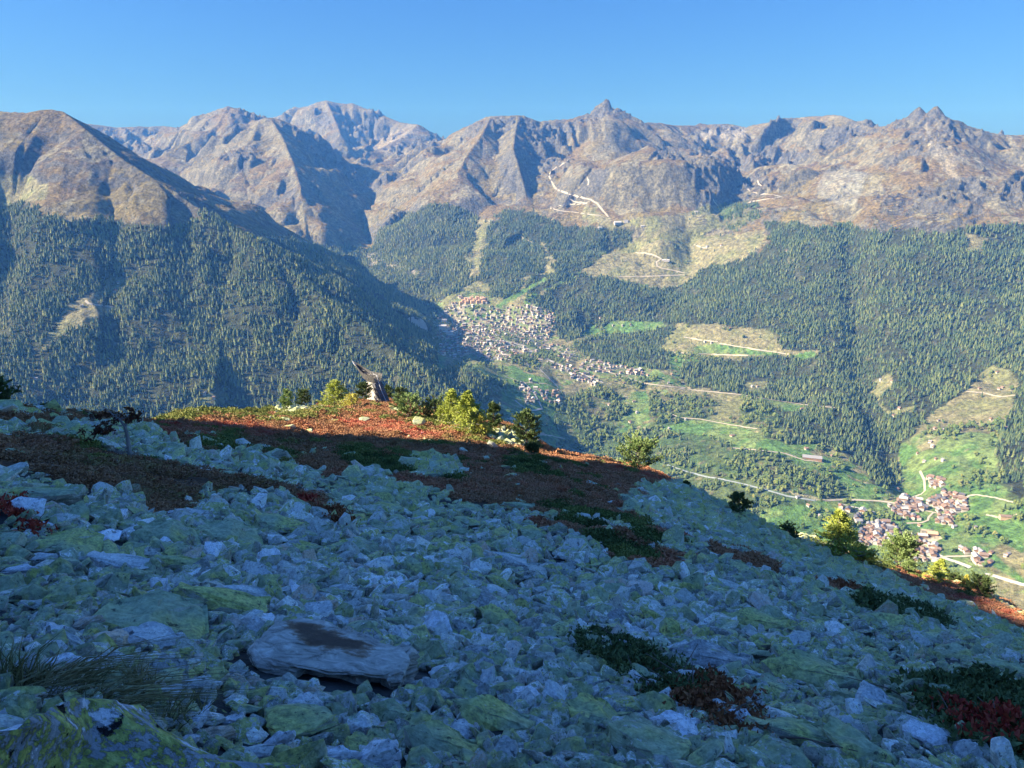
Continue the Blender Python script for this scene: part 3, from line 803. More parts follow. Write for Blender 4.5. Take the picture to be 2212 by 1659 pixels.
# ------------------------------------------------------------------ stones
def rock_mat():
    m, nt, b = mat('lichened_schist')
    oi = node(nt, 'ShaderNodeObjectInfo')
    tc = node(nt, 'ShaderNodeTexCoord').outputs['Object']
    geo = node(nt, 'ShaderNodeNewGeometry')
    rnd = oi.outputs['Random']
    sh = node(nt, 'ShaderNodeVectorMath', operation='SCALE'); nt.links.new(oi.outputs['Location'], sh.inputs[0]); sh.inputs['Scale'].default_value = 1.7
    ad = node(nt, 'ShaderNodeVectorMath', operation='ADD'); nt.links.new(tc, ad.inputs[0]); nt.links.new(sh.outputs[0], ad.inputs[1])
    P = ad.outputs[0]
    # world-sized detail
    W = geo.outputs['Position']
    mp = node(nt, 'ShaderNodeMapping'); mp.inputs['Scale'].default_value = (1, 1, 7); nt.links.new(P, mp.inputs['Vector'])
    strata = ntex(nt, mp.outputs[0], 2.6, 7, .7, .15)
    blot = ntex(nt, P, 5.5, 9, .75)
    grain = ntex(nt, W, 60, 5, .75)
    base = ramp(nt, rnd, [(0, (.22, .22, .18)), (.25, (.38, .38, .31)), (.55, (.54, .53, .45)), (.8, (.74, .72, .63)), (.93, (.90, .88, .81)), (.97, (.50, .38, .27)), (1, (.54, .42, .30))])
    c = mix(nt, .6, base, ramp(nt, strata, [(.34, .55), (.44, 1.2), (.56, 1.35), (.68, 1.7)]), 'MULTIPLY')
    c = mix(nt, .6, c, ramp(nt, grain, [(.38, .6), (.62, 1.6)]), 'MULTIPLY')
    # pale crust lichen
    pale = ramp(nt, ntex(nt, P, 6.5, 8, .75), [(.52, 0.0), (.57, 1.0)])
    c = mix(nt, math_(nt, 'MULTIPLY', pale, .7), c, (.70, .71, .66))
    # yellow-green lichen on the sides open to the sky
    sep = node(nt, 'ShaderNodeSeparateXYZ'); nt.links.new(geo.outputs['Normal'], sep.inputs[0])
    up = ramp(nt, sep.outputs[2], [(-.1, .0), (.35, 1.0)])
    reg = ntex(nt, W, .16, 3, .6)
    amt = math_(nt, 'ADD', math_(nt, 'MULTIPLY', reg, .6), math_(nt, 'MULTIPLY', math_(nt, 'FRACT', math_(nt, 'MULTIPLY', rnd, 7.31)), .30))
    sw = node(nt, 'ShaderNodeSeparateXYZ'); nt.links.new(W, sw.inputs[0])
    far_ = ramp(nt, math_(nt, 'MULTIPLY', sw.outputs[1], .04), [(0, 0.0), (1, .12)])
    side_ = ramp(nt, math_(nt, 'ADD', math_(nt, 'MULTIPLY', sw.outputs[0], .12), .35), [(0, 0.0), (1, .05)])
    amt = math_(nt, 'ADD', amt, math_(nt, 'ADD', far_, side_))
    lf = math_(nt, 'ADD', blot, math_(nt, 'SUBTRACT', amt, .41))
    lich = ramp(nt, lf, [(.50, 0.0), (.52, 1.0)])
    lcol = ramp(nt, ntex(nt, W, 30, 5, .7), [(.38, (.24, .25, .05)), (.5, (.54, .54, .10)), (.62, (.78, .76, .19))])
    sage = ramp(nt, ntex(nt, W, 26, 5, .7), [(.38, (.22, .27, .13)), (.62, (.54, .60, .32))])
    lc = mix(nt, ramp(nt, ntex(nt, P, 1.3, 2), [(.42, 0.0), (.56, 1.0)]), lcol, sage)
    c = mix(nt, math_(nt, 'MULTIPLY', math_(nt, 'MULTIPLY', lich, up), .78), c, lc)
    # black crust spots
    sp = ramp(nt, ntex(nt, P, 7.5, 7, .7), [(.60, 0.0), (.63, 1.0)])
    c = mix(nt, math_(nt, 'MULTIPLY', sp, .75), c, (.04, .04, .042))
    nt.links.new(c, b.inputs['Base Color'])
    b.inputs['Roughness'].default_value = .82
    h = math_(nt, 'ADD', math_(nt, 'MULTIPLY', strata, 1.0), math_(nt, 'MULTIPLY', grain, .25))
    bump(nt, b, h, .9, .022)
    return m
M_rock = rock_mat()

def noise3(v, s):
    from mathutils import noise as mn
    return mn.noise(v * s)
def rock_mesh(seed, dims=(1, .66, .38), pts=15, sub=0, rough=.05, name='stone'):
    """angular slab of schist, about 1 unit long: hull of scattered points, broken surface"""
    from mathutils import noise as mn
    r_ = random.Random(seed)
    bm = bmesh.new()
    for i in range(pts):
        v = Vector((r_.gauss(0, 1), r_.gauss(0, 1), r_.gauss(0, 1))).normalized()
        # push towards a box so that it breaks along flat faces
        mx = max(abs(c) for c in v); v = v.lerp(v / mx, .45)
        v *= r_.uniform(.82, 1.0)
        bm.verts.new((v.x * dims[0] / 2, v.y * dims[1] / 2, v.z * dims[2] / 2))
    ret = bmesh.ops.convex_hull(bm, input=bm.verts)
    bmesh.ops.delete(bm, geom=[v for v in bm.verts if not v.link_faces], context='VERTS')
    bmesh.ops.recalc_face_normals(bm, faces=bm.faces)
    bmesh.ops.bevel(bm, geom=list(bm.edges), offset=.010, segments=1, affect='EDGES', profile=.6)
    bmesh.ops.triangulate(bm, faces=bm.faces)
    if sub:
        for k in range(sub):
            bm.edges.ensure_lookup_table()
            lim = [.16, .09, .05][k]
            es = [e for e in bm.edges if e.calc_length() > lim]
            bmesh.ops.subdivide_edges(bm, edges=es, cuts=1, use_grid_fill=True)
            bmesh.ops.triangulate(bm, faces=[f for f in bm.faces if len(f.verts) > 3])
        o = Vector((seed * 3.1, seed * 1.7, 0))
        bm.normal_update()
        for v in bm.verts:
            n = v.normal.copy()
            p = v.co
            q = Vector((p.x * 3.0, p.y * 3.0, p.z * 11)) + o
            st = mn.noise(q) ; st2 = mn.noise(Vector((p.x * 8, p.y * 8, p.z * 26)) + o)
            big = mn.noise(p * 2.6 + o)
            chip = mn.cell(Vector((p.x * 5 + big, p.y * 5, p.z * 14)) + o)
            side = 1 - abs(n.z) * .55
            v.co += n * rough * (big * 1.0 + st * 1.1 * side + st2 * .6 * side + (chip - .5) * .9 * (side + .25))
    me = bpy.data.meshes.new(name); bm.to_mesh(me); bm.free()
    me.materials.append(M_rock)
    return me
DIMS = [(1, .68, .36), (1, .55, .30), (1, .8, .45), (1, .6, .22), (1, .45, .34), (1, .72, .58), (1, .85, .26)]
small_me = [rock_mesh(100 + i, DIMS[i % 7], 13 + i % 5, 0) for i in range(16)]
big_me = [rock_mesh(300 + i, DIMS[i % 7], 14 + i % 6, 2, .034) for i in range(22)]
print('BIG TRIS', sum(len(q.polygons) for q in big_me) / len(big_me), sum(len(q.polygons) for q in small_me) / 16)
src = []
for i, q in enumerate(small_me):
    o = bpy.data.objects.new('stone_shape_%s' % 'abcdefghijklmnopqrstu'[i], q); src.append(o)
COL_ROCK = source_collection('stone shapes', src)

# scatter: size grows a little with distance, as the blocks do down the slope
def ring_points(n, r0, r1, th0=-44, th1=44):
    th = rng.uniform(R(th0), R(th1), n); lr = rng.uniform(r0, r1, n)
    return th, lr
Pq = []
for layer, (cnt, k0, k1) in enumerate([(64000, .60, .0), (52000, .34, .0), (8000, .98, .0), (300, 1.45, 0)]):
    th = rng.uniform(R(-43), R(43), cnt)
    # uniform in r since spacing grows with r
    r = 1.0 + (66 - 1.0) * rng.random(cnt) ** 1.15
    s0 = np.clip(.085 + .021 * r, 0, .50) * k0
    s = s0 * np.exp(rng.normal(0, .30, cnt))
    Pq.append(np.stack([th, r, s, np.full(cnt, layer)], 1))
Pq = np.vstack(Pq)
rx, ry = Pq[:, 1] * np.sin(Pq[:, 0]), Pq[:, 1] * np.cos(Pq[:, 0])
rz = near_z(rx, ry)
hth, ru, rv = near_cover(rx, ry, rz)
beyond = Pq[:, 1] > np.interp(Pq[:, 0], cth, crr) + 6
clump = fbm(rx / 2.5, ry / 2.5, 2, 700)
keep = (~hth | (rng.random(len(rx)) < np.where(clump > .45, .05, .008))) & ~beyond
Pq, rx, ry, rz, hth, ru, rv = [q[keep] for q in (Pq, rx, ry, rz, hth, ru, rv)]
rs = Pq[:, 2]
# bigger blocks along some bands, fine rubble in others
band = noise(rx / 3.2, ry / 6.5, 710)
rs = rs * np.where(band > .15, 1.25, np.where(band < -.22, .68, 1.0))
rs = np.minimum(rs, 1.5 * np.clip(.085 + .021 * Pq[:, 1], 0, .50))
HERO_CLEAR = []       # filled by the hand-placed stones: (x, y, radius)
# ------------------------------------------------------------------ hand-placed stones
def scat_rot(n):
    """tilt of loose slabs: roughly along the slope, some on edge"""
    e = np.zeros((n, 3))
    e[:, 0] = rng.normal(-.25, .33, n); e[:, 1] = rng.normal(.12, .33, n)
    up = rng.random(n) < .16
    e[up, 0] += rng.normal(0, .9, up.sum()); e[up, 1] += rng.normal(0, .9, up.sum())
    e[:, 2] = rng.random(n) * 6.283
    return e
def one_stone(name, me, loc, size, rot, label, group=None, scale=(1, 1, 1)):
    o = bpy.data.objects.new(name, me); col.objects.link(o)
    o.location = loc; o.rotation_euler = rot; o.scale = tuple(size * q for q in scale)
    o['label'] = label; o['category'] = 'rock'
    if group: o['group'] = group
    return o

# materials of single stones that differ from the rest
def variant(name, base, lichen, strength=1.0, stain=False):
    m = M_rock.copy(); m.name = name
    nt = m.node_tree
    # first ramp is the base colour, driven by the object's random number
    ramps = [n for n in nt.nodes if n.type == 'VALTORGB']
    e = ramps[0].color_ramp.elements
    for k, q in enumerate(e): q.color = (*[min(1, c * (.85 + .05 * k)) for c in base], 1)
    # lichen amount
    for n in nt.nodes:
        if n.type == 'MATH' and n.operation == 'SUBTRACT':
            n.inputs[1].default_value = lichen
    return m
M_pale = variant('pale_quartz_stone', (.80, .79, .78), .85)
M_grey = variant('grey_clean_stone', (.60, .60, .56), .60)
M_green = variant('lichen_covered_stone', (.46, .47, .39), .22)
M_tan = variant('rusty_tan_stone', (.58, .45, .32), .85)
M_dark = variant('dark_schist_stone', (.30, .30, .28), .45)
MAT = dict(pale=M_pale, grey=M_grey, green=M_green, tan=M_tan, dark=M_dark)
_mc = {}
def big_variant(i, kind):
    if (i, kind) not in _mc:
        me = big_me[i].copy(); me.materials.clear(); me.materials.append(MAT[kind]); _mc[(i, kind)] = me
    return _mc[(i, kind)]

# (x, y of the visible centre, width, height / width, kind, yaw deg, roll deg, mesh, label)
HEROES = [
 (96,1128,44,.8,'pale',10,5,5,'round white quartz block beside the red leaf tuft at the left edge'),
 (90,1068,170,.40,'dark',4,4,0,'long dark lichened boulder above the white quartz block'),
 (30,980,58,.45,'green',20,-5,2,'green lichened boulder at the left edge on the shaded shoulder'),
 (12,940,34,1.1,'green',0,0,5,'upright lichened block at the far left under the dark pine'),
 (110,990,40,.4,'grey',30,0,4,'low grey stone in the heath left of the dead tree'),
 (465,1020,52,.28,'grey',-20,-16,3,'narrow pale slab lying in brown heath right of the dead tree'),
 (228,960,34,.45,'pale',15,5,1,'small pale block behind the dead tree'),
 (248,1070,14,1.9,'pale',70,80,4,'pointed pale stone standing upright in the brown heath'),
 (205,1080,32,.8,'grey',10,10,5,'grey square block left of the pointed standing stone'),
 (150,1170,130,.36,'green',-8,-5,6,'broad green lichened slab below the white quartz block'),
 (40,1230,70,.45,'pale',12,12,1,'pale layered stone low at the left edge'),
 (90,1205,60,.5,'grey',0,4,2,'grey block left of the long curved slab'),
 (262,1210,150,.36,'grey',3,-7,0,'long curved grey slab left of the lichen boulders'),
 (290,1180,60,.5,'green',0,0,2,'lichened block resting on the long curved slab'),
 (230,1155,58,.55,'pale',0,6,6,'pale cracked block behind the long curved slab'),
 (370,1150,130,.50,'green',-20,-10,6,'bulky lichened boulder with a steep right side, upper left scree'),
 (420,1110,120,.36,'grey',-12,-12,1,'flat grey slab at the lower edge of the brown heath'),
 (500,1150,150,.40,'green',-20,-14,6,'wide yellow green boulder leaning right, upper scree'),
 (600,1130,120,.5,'green',-24,-14,2,'green boulder with a sloping back in the middle scree'),
 (380,1210,100,.5,'green',-10,-8,0,'mossy looking boulder above the small white stone'),
 (185,1300,52,.8,'grey',0,12,5,'grey cracked stone in the rubble at lower left'),
 (184,1265,38,.8,'pale',30,0,1,'white angular stone among grey rubble at lower left'),
 (265,1285,34,1.0,'pale',20,40,4,'white upended stone left of the lichen slab'),
 (335,1335,230,.36,'green',-14,-10,6,'largest flat lichen slab in the left rubble'),
 (318,1375,150,.34,'grey',3,-4,3,'split grey plank stone under the flat lichen slab'),
 (478,1290,200,.46,'green',-34,-20,0,'big tilted lichen boulder up the slope from the stained slab'),
 (525,1275,110,.5,'grey',-35,-14,0,'rounded grey boulder above the stained slab'),
 (550,1215,58,.8,'grey',0,30,5,'blocky grey stone between lichened boulders'),
 (190,1345,66,.6,'tan',0,20,2,'tan stone with a broken corner in the left rubble'),
 (130,1430,90,.5,'pale',10,14,1,'pointed pale heap stone at lower left'),
 (60,1385,44,.9,'pale',0,60,3,'upright pale slab at the lower left edge'),
 (120,1490,84,.36,'pale',-5,0,0,'low pale stone lying in the dry grass'),
 (168,1470,36,1.1,'grey',10,50,4,'blue grey upright stone behind the dry grass'),
 (207,1505,46,.8,'green',0,10,5,'yellow green crusted block beside the dry grass'),
 (262,1518,24,.9,'pale',0,10,5,'small white stone right of the dry grass'),
 (300,1500,90,.55,'green',0,5,2,'lichen topped block in front of the split plank stone'),
 (420,1478,92,.5,'grey',-5,5,1,'grey stone left of the stained slab'),
 (508,1460,64,.6,'dark',-8,8,2,'dark block under the left end of the stained slab'),
 (640,1555,165,.44,'green',-4,-4,2,'flat topped block crusted yellow and white below the stained slab'),
 (745,1502,72,.6,'dark',0,0,5,'dark wedge block under the stained slab'),
 (470,1585,70,.5,'tan',0,4,2,'tan square block at the bottom left of centre'),
 (410,1590,40,.8,'pale',0,20,5,'white rounded stone right of the lichen ledge'),
 (500,1555,60,.7,'pale',0,20,0,'white block above the tan square block'),
 (600,1600,74,.7,'pale',0,40,1,'pale pointed slab at the bottom'),
 (560,1620,96,.45,'grey',0,5,0,'wide grey stone at the bottom'),
 (710,1620,72,.75,'grey',0,10,5,'grey block at the bottom near the white pair'),
 (725,1630,90,.8,'pale',0,14,1,'large white triangular stone at the bottom'),
 (825,1625,100,.9,'pale',60,40,2,'white crusted knobbly block at the bottom centre'),
 (790,1560,84,.6,'grey',-30,-10,6,'grey block right of the yellow crusted block'),
 (850,1535,110,.6,'green',-50,-30,3,'steep lichen slab right of the stained slab'),
 (960,1600,190,.36,'green',-52,-30,3,'long yellow green ledge plunging right at the bottom'),
 (1075,1545,210,.32,'green',-48,-28,3,'long lichen plank stone plunging right below the stained slab'),
 (905,1475,52,.5,'grey',0,10,1,'grey stone at the right end of the stained slab'),
 (960,1450,80,.6,'grey',-10,20,2,'grey wedge between small rubble right of the stained slab'),
 (935,1385,60,.5,'grey',0,0,0,'grey block above the small rubble'),
 (1180,1375,42,.9,'pale',20,20,5,'white cube like stone left of the green juniper mat'),
 (1240,1420,70,.5,'green',-25,-10,6,'lichen slab next to the juniper mat'),
 (1350,1430,120,.36,'pale',-20,-15,1,'pale cracked plate at the edge of the juniper mat'),
 (1040,1290,120,.45,'green',-35,-20,2,'sloping green block in the middle scree'),
 (1080,1330,110,.6,'green',-40,-24,6,'square backed lichen block above the small rubble'),
 (870,1340,84,.5,'green',-18,-5,0,'lichened block above the right end of the stained slab'),
 (735,1270,70,.5,'grey',-10,0,1,'grey block in the middle scree'),
 (1290,1540,150,.4,'green',-30,-15,6,'broad lichen slab left of the red leaved mat'),
 (1400,1600,200,.42,'green',-32,-18,2,'large lichen slab at the bottom right of centre'),
 (1460,1560,110,.4,'pale',-25,-10,3,'pale plate with a hollow below, lower right'),
 (1700,1570,180,.42,'green',-30,-14,0,'massive lichen block near the dark juniper mound'),
 (1850,1600,150,.5,'green',-30,-16,6,'rounded green block below the dark juniper mound'),
 (1540,1420,190,.36,'dark',-30,-14,3,'dark lichened ledge on the right scree'),
 (1760,1450,220,.34,'green',-32,-14,3,'long low green ledge on the right scree'),
 (1905,1340,90,.55,'green',-10,0,2,'squared green block beside the dark heath at right'),
 (1640,1340,150,.34,'green',-22,-10,3,'flat lichened ledge high on the right scree'),
 (2150,1440,110,.5,'green',-20,-10,0,'rounded lichen block near the right edge'),
 (1090,1205,110,.5,'grey',-34,-22,0,'large streaked grey boulder in the middle of the scree'),
 (930,1105,74,.6,'green',-10,0,2,'pale green boulder half in brown heath'),
 (1020,1095,62,.3,'green',-14,-8,6,'long pale boulder at the edge of brown heath'),
 (975,1180,60,.5,'green',0,0,5,'rounded lichened block under the heath edge'),
 (655,980,42,.42,'green',-14,-10,3,'long green stone lying in the shaded heath'),
 (870,1050,50,.7,'green',0,0,2,'grey green block where heath meets scree'),
 (1325,1060,30,.9,'green',10,30,4,'pointed lichened stone standing at the edge of the upper right scree'),
 (950,965,32,.5,'pale',20,0,1,'white stone at the edge of sunlight on the mound'),
 (925,950,18,1.2,'pale',0,20,4,'narrow white stone on the sunlit mound'),
 (905,935,24,.5,'pale',-20,0,0,'upper white stone of the row on the sunlit mound'),
 (372,962,34,.4,'pale',0,0,1,'sunlit white stone at the lower left end of the red mound'),
 (443,932,30,.7,'dark',0,10,5,'dark hollowed stone in the red heath'),
 (985,1000,40,.5,'pale',0,0,6,'pale stone topping the little rubble fan in the heath'),
 (1790,1175,26,.7,'green',0,0,2,'lichened block near the foot of the sunlit larch'),
 (2080,1240,26,.8,'pale',0,0,5,'white stone at the sunlit crest on the right'),
 (650,1180,100,.45,'dark',-24,-14,2,'dark boulder with a lichen cap in the middle left scree'),
 (780,1180,110,.4,'green',-20,-10,6,'low green slab in the middle scree'),
 (1120,1090,80,.4,'green',-20,-8,0,'low lichened boulder below the heath edge'),
 (1160,1150,90,.4,'green',-26,-14,6,'green slab beside the brown heath tongue'),
]
heroes = []
for (x, y, wpx, asp, kind, yaw, roll, mi, lab) in HEROES:
    h = near_hit(x, y + wpx * asp * .32)
    if h is None: continue
    d = h.length
    size = wpx * d / FOC * 1.12
    me = big_variant(mi % len(big_me) if wpx < 400 else 0, kind)
    dz = DIMS[mi % 7][2]
    sz = min(max(asp / dz * .78, .6), 1.9)
    o = one_stone('boulder' if size > .45 else 'stone', me, h + Vector((0, 0, size * dz * sz * .18)), size, (R(-14 + mi * 2), R(-roll), R(-yaw * .4)), lab, scale=(1, 1.0, sz))
    heroes.append((o, x, y, size))
    HERO_CLEAR.append((h.x, h.y, size * .33))

# the slab with the brown stain
def slab():
    from mathutils import noise as mn
    bm = bmesh.new()
    # outline seen from above (x to the right, y away), metres
    out = [(-.37,-.10),(-.30,-.17),(-.13,-.20),(.02,-.215),(.16,-.20),(.30,-.19),(.36,-.14),(.385,-.03),(.36,.03),(.22,.07),(.10,.10),(-.02,.15),(-.12,.19),(-.24,.20),(-.33,.14),(-.38,.03)]
    n = len(out)
    lv = [(-.30, .92), (-.27, .97), (-.16, 1.0), (-.08, .97), (-.03, 1.0), (-.004, .985), (.004, .93)]
    rings = []
    for z, k in lv:
        rings.append([bm.verts.new((x * k, y * k + (.02 if z < -.1 else 0), z)) for x, y in out])
    inner = [[bm.verts.new((x * k, y * k, .008)) for x, y in out] for k in (.7, .45, .2)]
    rings += inner
    for a, b in zip(rings, rings[1:]):
        for i in range(n): bm.faces.new((a[i], a[(i + 1) % n], b[(i + 1) % n], b[i]))
    bm.faces.new(rings[-1]); bm.faces.new(list(reversed(rings[0])))
    bmesh.ops.subdivide_edges(bm, edges=bm.edges[:], cuts=4, use_grid_fill=True)
    bmesh.ops.triangulate(bm, faces=bm.faces)
    bm.normal_update()
    for v in bm.verts:
        p = v.co; nn_ = v.normal.copy()
        side = 1 - abs(nn_.z)
        a = mn.noise(Vector((p.x * 7, p.y * 7, p.z * 16))); c = mn.cell(Vector((p.x * 7 + a * .6, p.y * 7, p.z * 9 + a * .5)))
        e = mn.noise(Vector((p.x * 22, p.y * 22, p.z * 60)))
        v.co += nn_ * (side * (.030 * a + .085 * (c - .5) + .016 * e) + (1 - side) * (.007 * a + .003 * e))
        if p.z < -.06 and p.x < -.02: v.co += Vector((0, .05 * smooth(-p.z, .06, .16), .0))
        # the top drops gently to the right
    me = bpy.data.meshes.new('stained_slab'); bm.to_mesh(me); bm.free()
    m, nt, b = mat('stained_slab_stone')
    tc = node(nt, 'ShaderNodeTexCoord').outputs['Object']
    mp = node(nt, 'ShaderNodeMapping'); mp.inputs['Scale'].default_value = (1, 2.2, 5); nt.links.new(tc, mp.inputs['Vector'])
    st = ntex(nt, mp.outputs[0], 9, 8, .7, .8)
    c = ramp(nt, st, [(.34, (.20, .17, .14)), (.44, (.46, .41, .34)), (.55, (.66, .59, .49)), (.66, (.86, .80, .70))])
    # stain on the upper face: an old hearth mark
    sep = node(nt, 'ShaderNodeSeparateXYZ'); nt.links.new(tc, sep.inputs[0])
    ex = math_(nt, 'DIVIDE', math_(nt, 'ADD', sep.outputs[0], .03), .30)
    ey = math_(nt, 'DIVIDE', math_(nt, 'SUBTRACT', math_(nt, 'ADD', sep.outputs[1], math_(nt, 'MULTIPLY', sep.outputs[0], .30)), .015), .085)
    d2 = math_(nt, 'ADD', math_(nt, 'MULTIPLY', ex, ex), math_(nt, 'MULTIPLY', ey, ey))
    d2 = math_(nt, 'ADD', d2, math_(nt, 'MULTIPLY', math_(nt, 'SUBTRACT', ntex(nt, mp.outputs[0], 6, 6, .65), .5), 4.2))
    gz = node(nt, 'ShaderNodeNewGeometry'); s2 = node(nt, 'ShaderNodeSeparateXYZ'); nt.links.new(gz.outputs['Normal'], s2.inputs[0])
    top = ramp(nt, s2.outputs[2], [(.55, 0.0), (.8, 1.0)])
    k1 = math_(nt, 'MULTIPLY', ramp(nt, d2, [(.25, 1.0), (1.0, 0.0)]), top)
    k2 = math_(nt, 'MULTIPLY', ramp(nt, d2, [(.6, .85), (3.4, 0.0)]), top)
    c = mix(nt, k2, c, (.42, .25, .13)); c = mix(nt, math_(nt, 'MULTIPLY', k1, .8), c, (.11, .065, .05))
    nt.links.new(c, b.inputs['Base Color'])
    bump(nt, b, math_(nt, 'ADD', st, math_(nt, 'MULTIPLY', ntex(nt, tc, 60, 4), .3)), .9, .02)
    return me, m
me, m = slab()
h = near_hit(724, 1455)
o = link('flat_slab', me, m, label='large flat sandy slab with a dark brown stain on top', category='rock')
o.location = h + Vector((0, .04, .125)); o.rotation_euler = (R(0), R(6), R(-3))
k = 305 * h.length / FOC / .76; o.scale = (k, k, k)
HERO_CLEAR.append((h.x - .15, h.y + .05, .30)); HERO_CLEAR.append((h.x + .15, h.y + .05, .30)); HERO_CLEAR.append((h.x, h.y, .3))

# the lichen ledge at the bottom left
def ledge():
    from mathutils import noise as mn
    crest = [(-40,1585),(60,1565),(110,1530),(170,1505),(230,1515),(300,1565),(380,1610),(470,1645),(640,1655)]
    rng_ = [1.25,1.32,1.42,1.5,1.5,1.46,1.44,1.42,1.45]
    top = [Vector(at(x, y, r)) for (x, y), r in zip(crest, rng_)]
    bm = bmesh.new()
    rows = []
    dirs = [(0, .22, -.30), (0, .10, -.10), (0, .03, -.025), (0, 0, 0), (-.01, -.07, -.02), (-.02, -.16, -.055), (-.03, -.27, -.11), (-.04, -.42, -.20), (-.05, -.55, -.45)]
    for dx, dy, dz in dirs:
        rows.append([bm.verts.new(p + Vector((dx, dy, dz))) for p in top])
    for a, b in zip(rows, rows[1:]):
        for i in range(len(a) - 1): bm.faces.new((a[i], b[i], b[i + 1], a[i + 1]))
    bm.faces.new([r[-1] for r in rows]); bm.faces.new([r[0] for r in reversed(rows)])
    bmesh.ops.subdivide_edges(bm, edges=bm.edges[:], cuts=5, use_grid_fill=True)
    bmesh.ops.triangulate(bm, faces=bm.faces)
    bmesh.ops.recalc_face_normals(bm, faces=bm.faces)
    bm.normal_update()
    for v in bm.verts:
        p = v.co; q = Vector((p.x * 2.0 + p.y * 1.5, p.y * 9, p.z * 9))
        a = mn.noise(q); e = mn.noise(q * 3.1); c = mn.cell(q * .8)
        v.co += v.normal * (.022 * a + .008 * e)
    me = bpy.data.meshes.new('lichen_ledge'); bm.to_mesh(me); bm.free()
    m, nt, b = mat('ledge_stone')
    tc = node(nt, 'ShaderNodeTexCoord').outputs['Object']
    mp = node(nt, 'ShaderNodeMapping'); mp.inputs['Scale'].default_value = (1.0, 2.6, 2.6); mp.inputs['Rotation'].default_value = (0, R(18), R(18)); nt.links.new(tc, mp.inputs['Vector'])
    V_ = mp.outputs[0]
    st = ntex(nt, V_, 5, 8, .7, .7)
    c = ramp(nt, st, [(.3, (.20, .205, .22)), (.5, (.36, .365, .38)), (.66, (.52, .52, .53))])
    wh = ramp(nt, ntex(nt, V_, 6.1, 8, .68, .1), [(.56, 0.0), (.585, 1.0)])
    c = mix(nt, wh, c, (.85, .84, .86))
    yl = ramp(nt, ntex(nt, V_, 15, 9, .74, .1), [(.485, 0.0), (.515, 1.0)])
    lc = ramp(nt, ntex(nt, tc, 40, 5), [(.36, (.24, .26, .06)), (.5, (.50, .52, .11)), (.66, (.72, .72, .20))])
    c = mix(nt, math_(nt, 'MULTIPLY', yl, .92), c, lc)
    bk = ramp(nt, ntex(nt, tc, 13, 6, .65), [(.61, 0.0), (.635, 1.0)])
    c = mix(nt, bk, c, (.022, .022, .026))
    nt.links.new(c, b.inputs['Base Color'])
    hh = math_(nt, 'ADD', math_(nt, 'MULTIPLY', st, 1.0), math_(nt, 'ADD', math_(nt, 'MULTIPLY', bk, .35), math_(nt, 'MULTIPLY', yl, .2)))
    bump(nt, b, math_(nt, 'ADD', hh, math_(nt, 'MULTIPLY', ntex(nt, tc, 90, 4), .3)), 1.0, .02)
    link('lichen_ledge', me, m, label='big ledge crusted in bright yellow lichen with white streaks, bottom left corner', category='rock')
ledge()
HERO_CLEAR += [(x, y, .2) for x, y in [(-.8, 1.0), (-.6, 1.1), (-.4, 1.15), (-.25, 1.2)]]

# ------------------------------------------------------------------ the other stones
ok = np.ones(len(rx), bool)
for hx, hy, hr in HERO_CLEAR:
    ok &= np.hypot(rx - hx, ry - hy) > hr + rs * .22
rx, ry, rz, rs, ru, rv, hth = [q[ok] for q in (rx, ry, rz, rs, ru, rv, hth)]
rot = scat_rot(len(rx))
inview = (ru > 10) & (ru < 2200) & (rv < 1650)
dist = np.sqrt(rx ** 2 + ry ** 2 + rz ** 2)
ang = rs / dist * inview
order = np.argsort(-ang)
n_single = 300 - len(heroes) - 2
single = order[:n_single]
mask = np.zeros(len(rx), bool); mask[single] = True
def place_words(u, v):
    marks = [((720, 1430), 'the stained slab'), ((200, 1560), 'the yellow lichen ledge'), ((250, 950), 'the dead tree'), ((1420, 1450), 'the juniper mat'), ((2060, 1570), 'the dark juniper mound'), ((700, 930), 'the sunlit mound'), ((96, 1128), 'the white quartz block'), ((262, 1210), 'the long curved slab'), ((1090, 1205), 'the streaked grey boulder'), ((1800, 1150), 'the sunlit larch'), ((1380, 980), 'the round pine'), ((478, 1290), 'the big tilted boulder'), ((1760, 1450), 'the long low ledge'), ((1075, 1545), 'the long lichen plank')]
    q = sorted(((math.hypot(u - a, (v - b) * 1.3), a, b, n) for (a, b), n in marks))[0]
    dx, dy = u - q[1], v - q[2]
    if abs(dx) > abs(dy) * 1.2: w_ = 'right of' if dx > 0 else 'left of'
    else: w_ = 'below' if dy > 0 else 'above'
    far_ = 'just' if q[0] < 90 else ('well' if q[0] < 240 else 'far')
    return '%s %s %s' % (far_, w_, q[3])
kinds = ['pale', 'grey', 'green', 'tan', 'dark']
kw = dict(pale='whitish', grey='grey', green='lichened green', tan='tan', dark='dark')
seen = {}
for n_, i in enumerate(single):
    gz = fbm(rx[i] / 4, ry[i] / 4, 2, 730)
    left = smooth(-ru[i], -1300, -300)
    pr = np.array([.10 + .16 * left, .26, .44 + .2 * float(gz) - .12 * left, .03, .16]); pr = np.clip(pr, .01, 1); pr /= pr.sum()
    kd = kinds[int(rng.choice(5, p=pr))]
    mi = int(rng.integers(0, len(big_me)))
    dm = DIMS[mi % 7]
    shp = 'plank shaped' if dm[2] < .3 and dm[1] < .65 else ('flat' if dm[2] < .35 else ('blocky' if dm[2] > .5 else 'angular'))
    pxw = ang[i] * FOC
    szw = 'large' if pxw > 95 else ('middling' if pxw > 62 else 'small')
    key = '%s %s %s stone %s' % (szw, shp, kw[kd], place_words(ru[i], rv[i]))
    seen.setdefault(key, []).append((i, kd, mi))
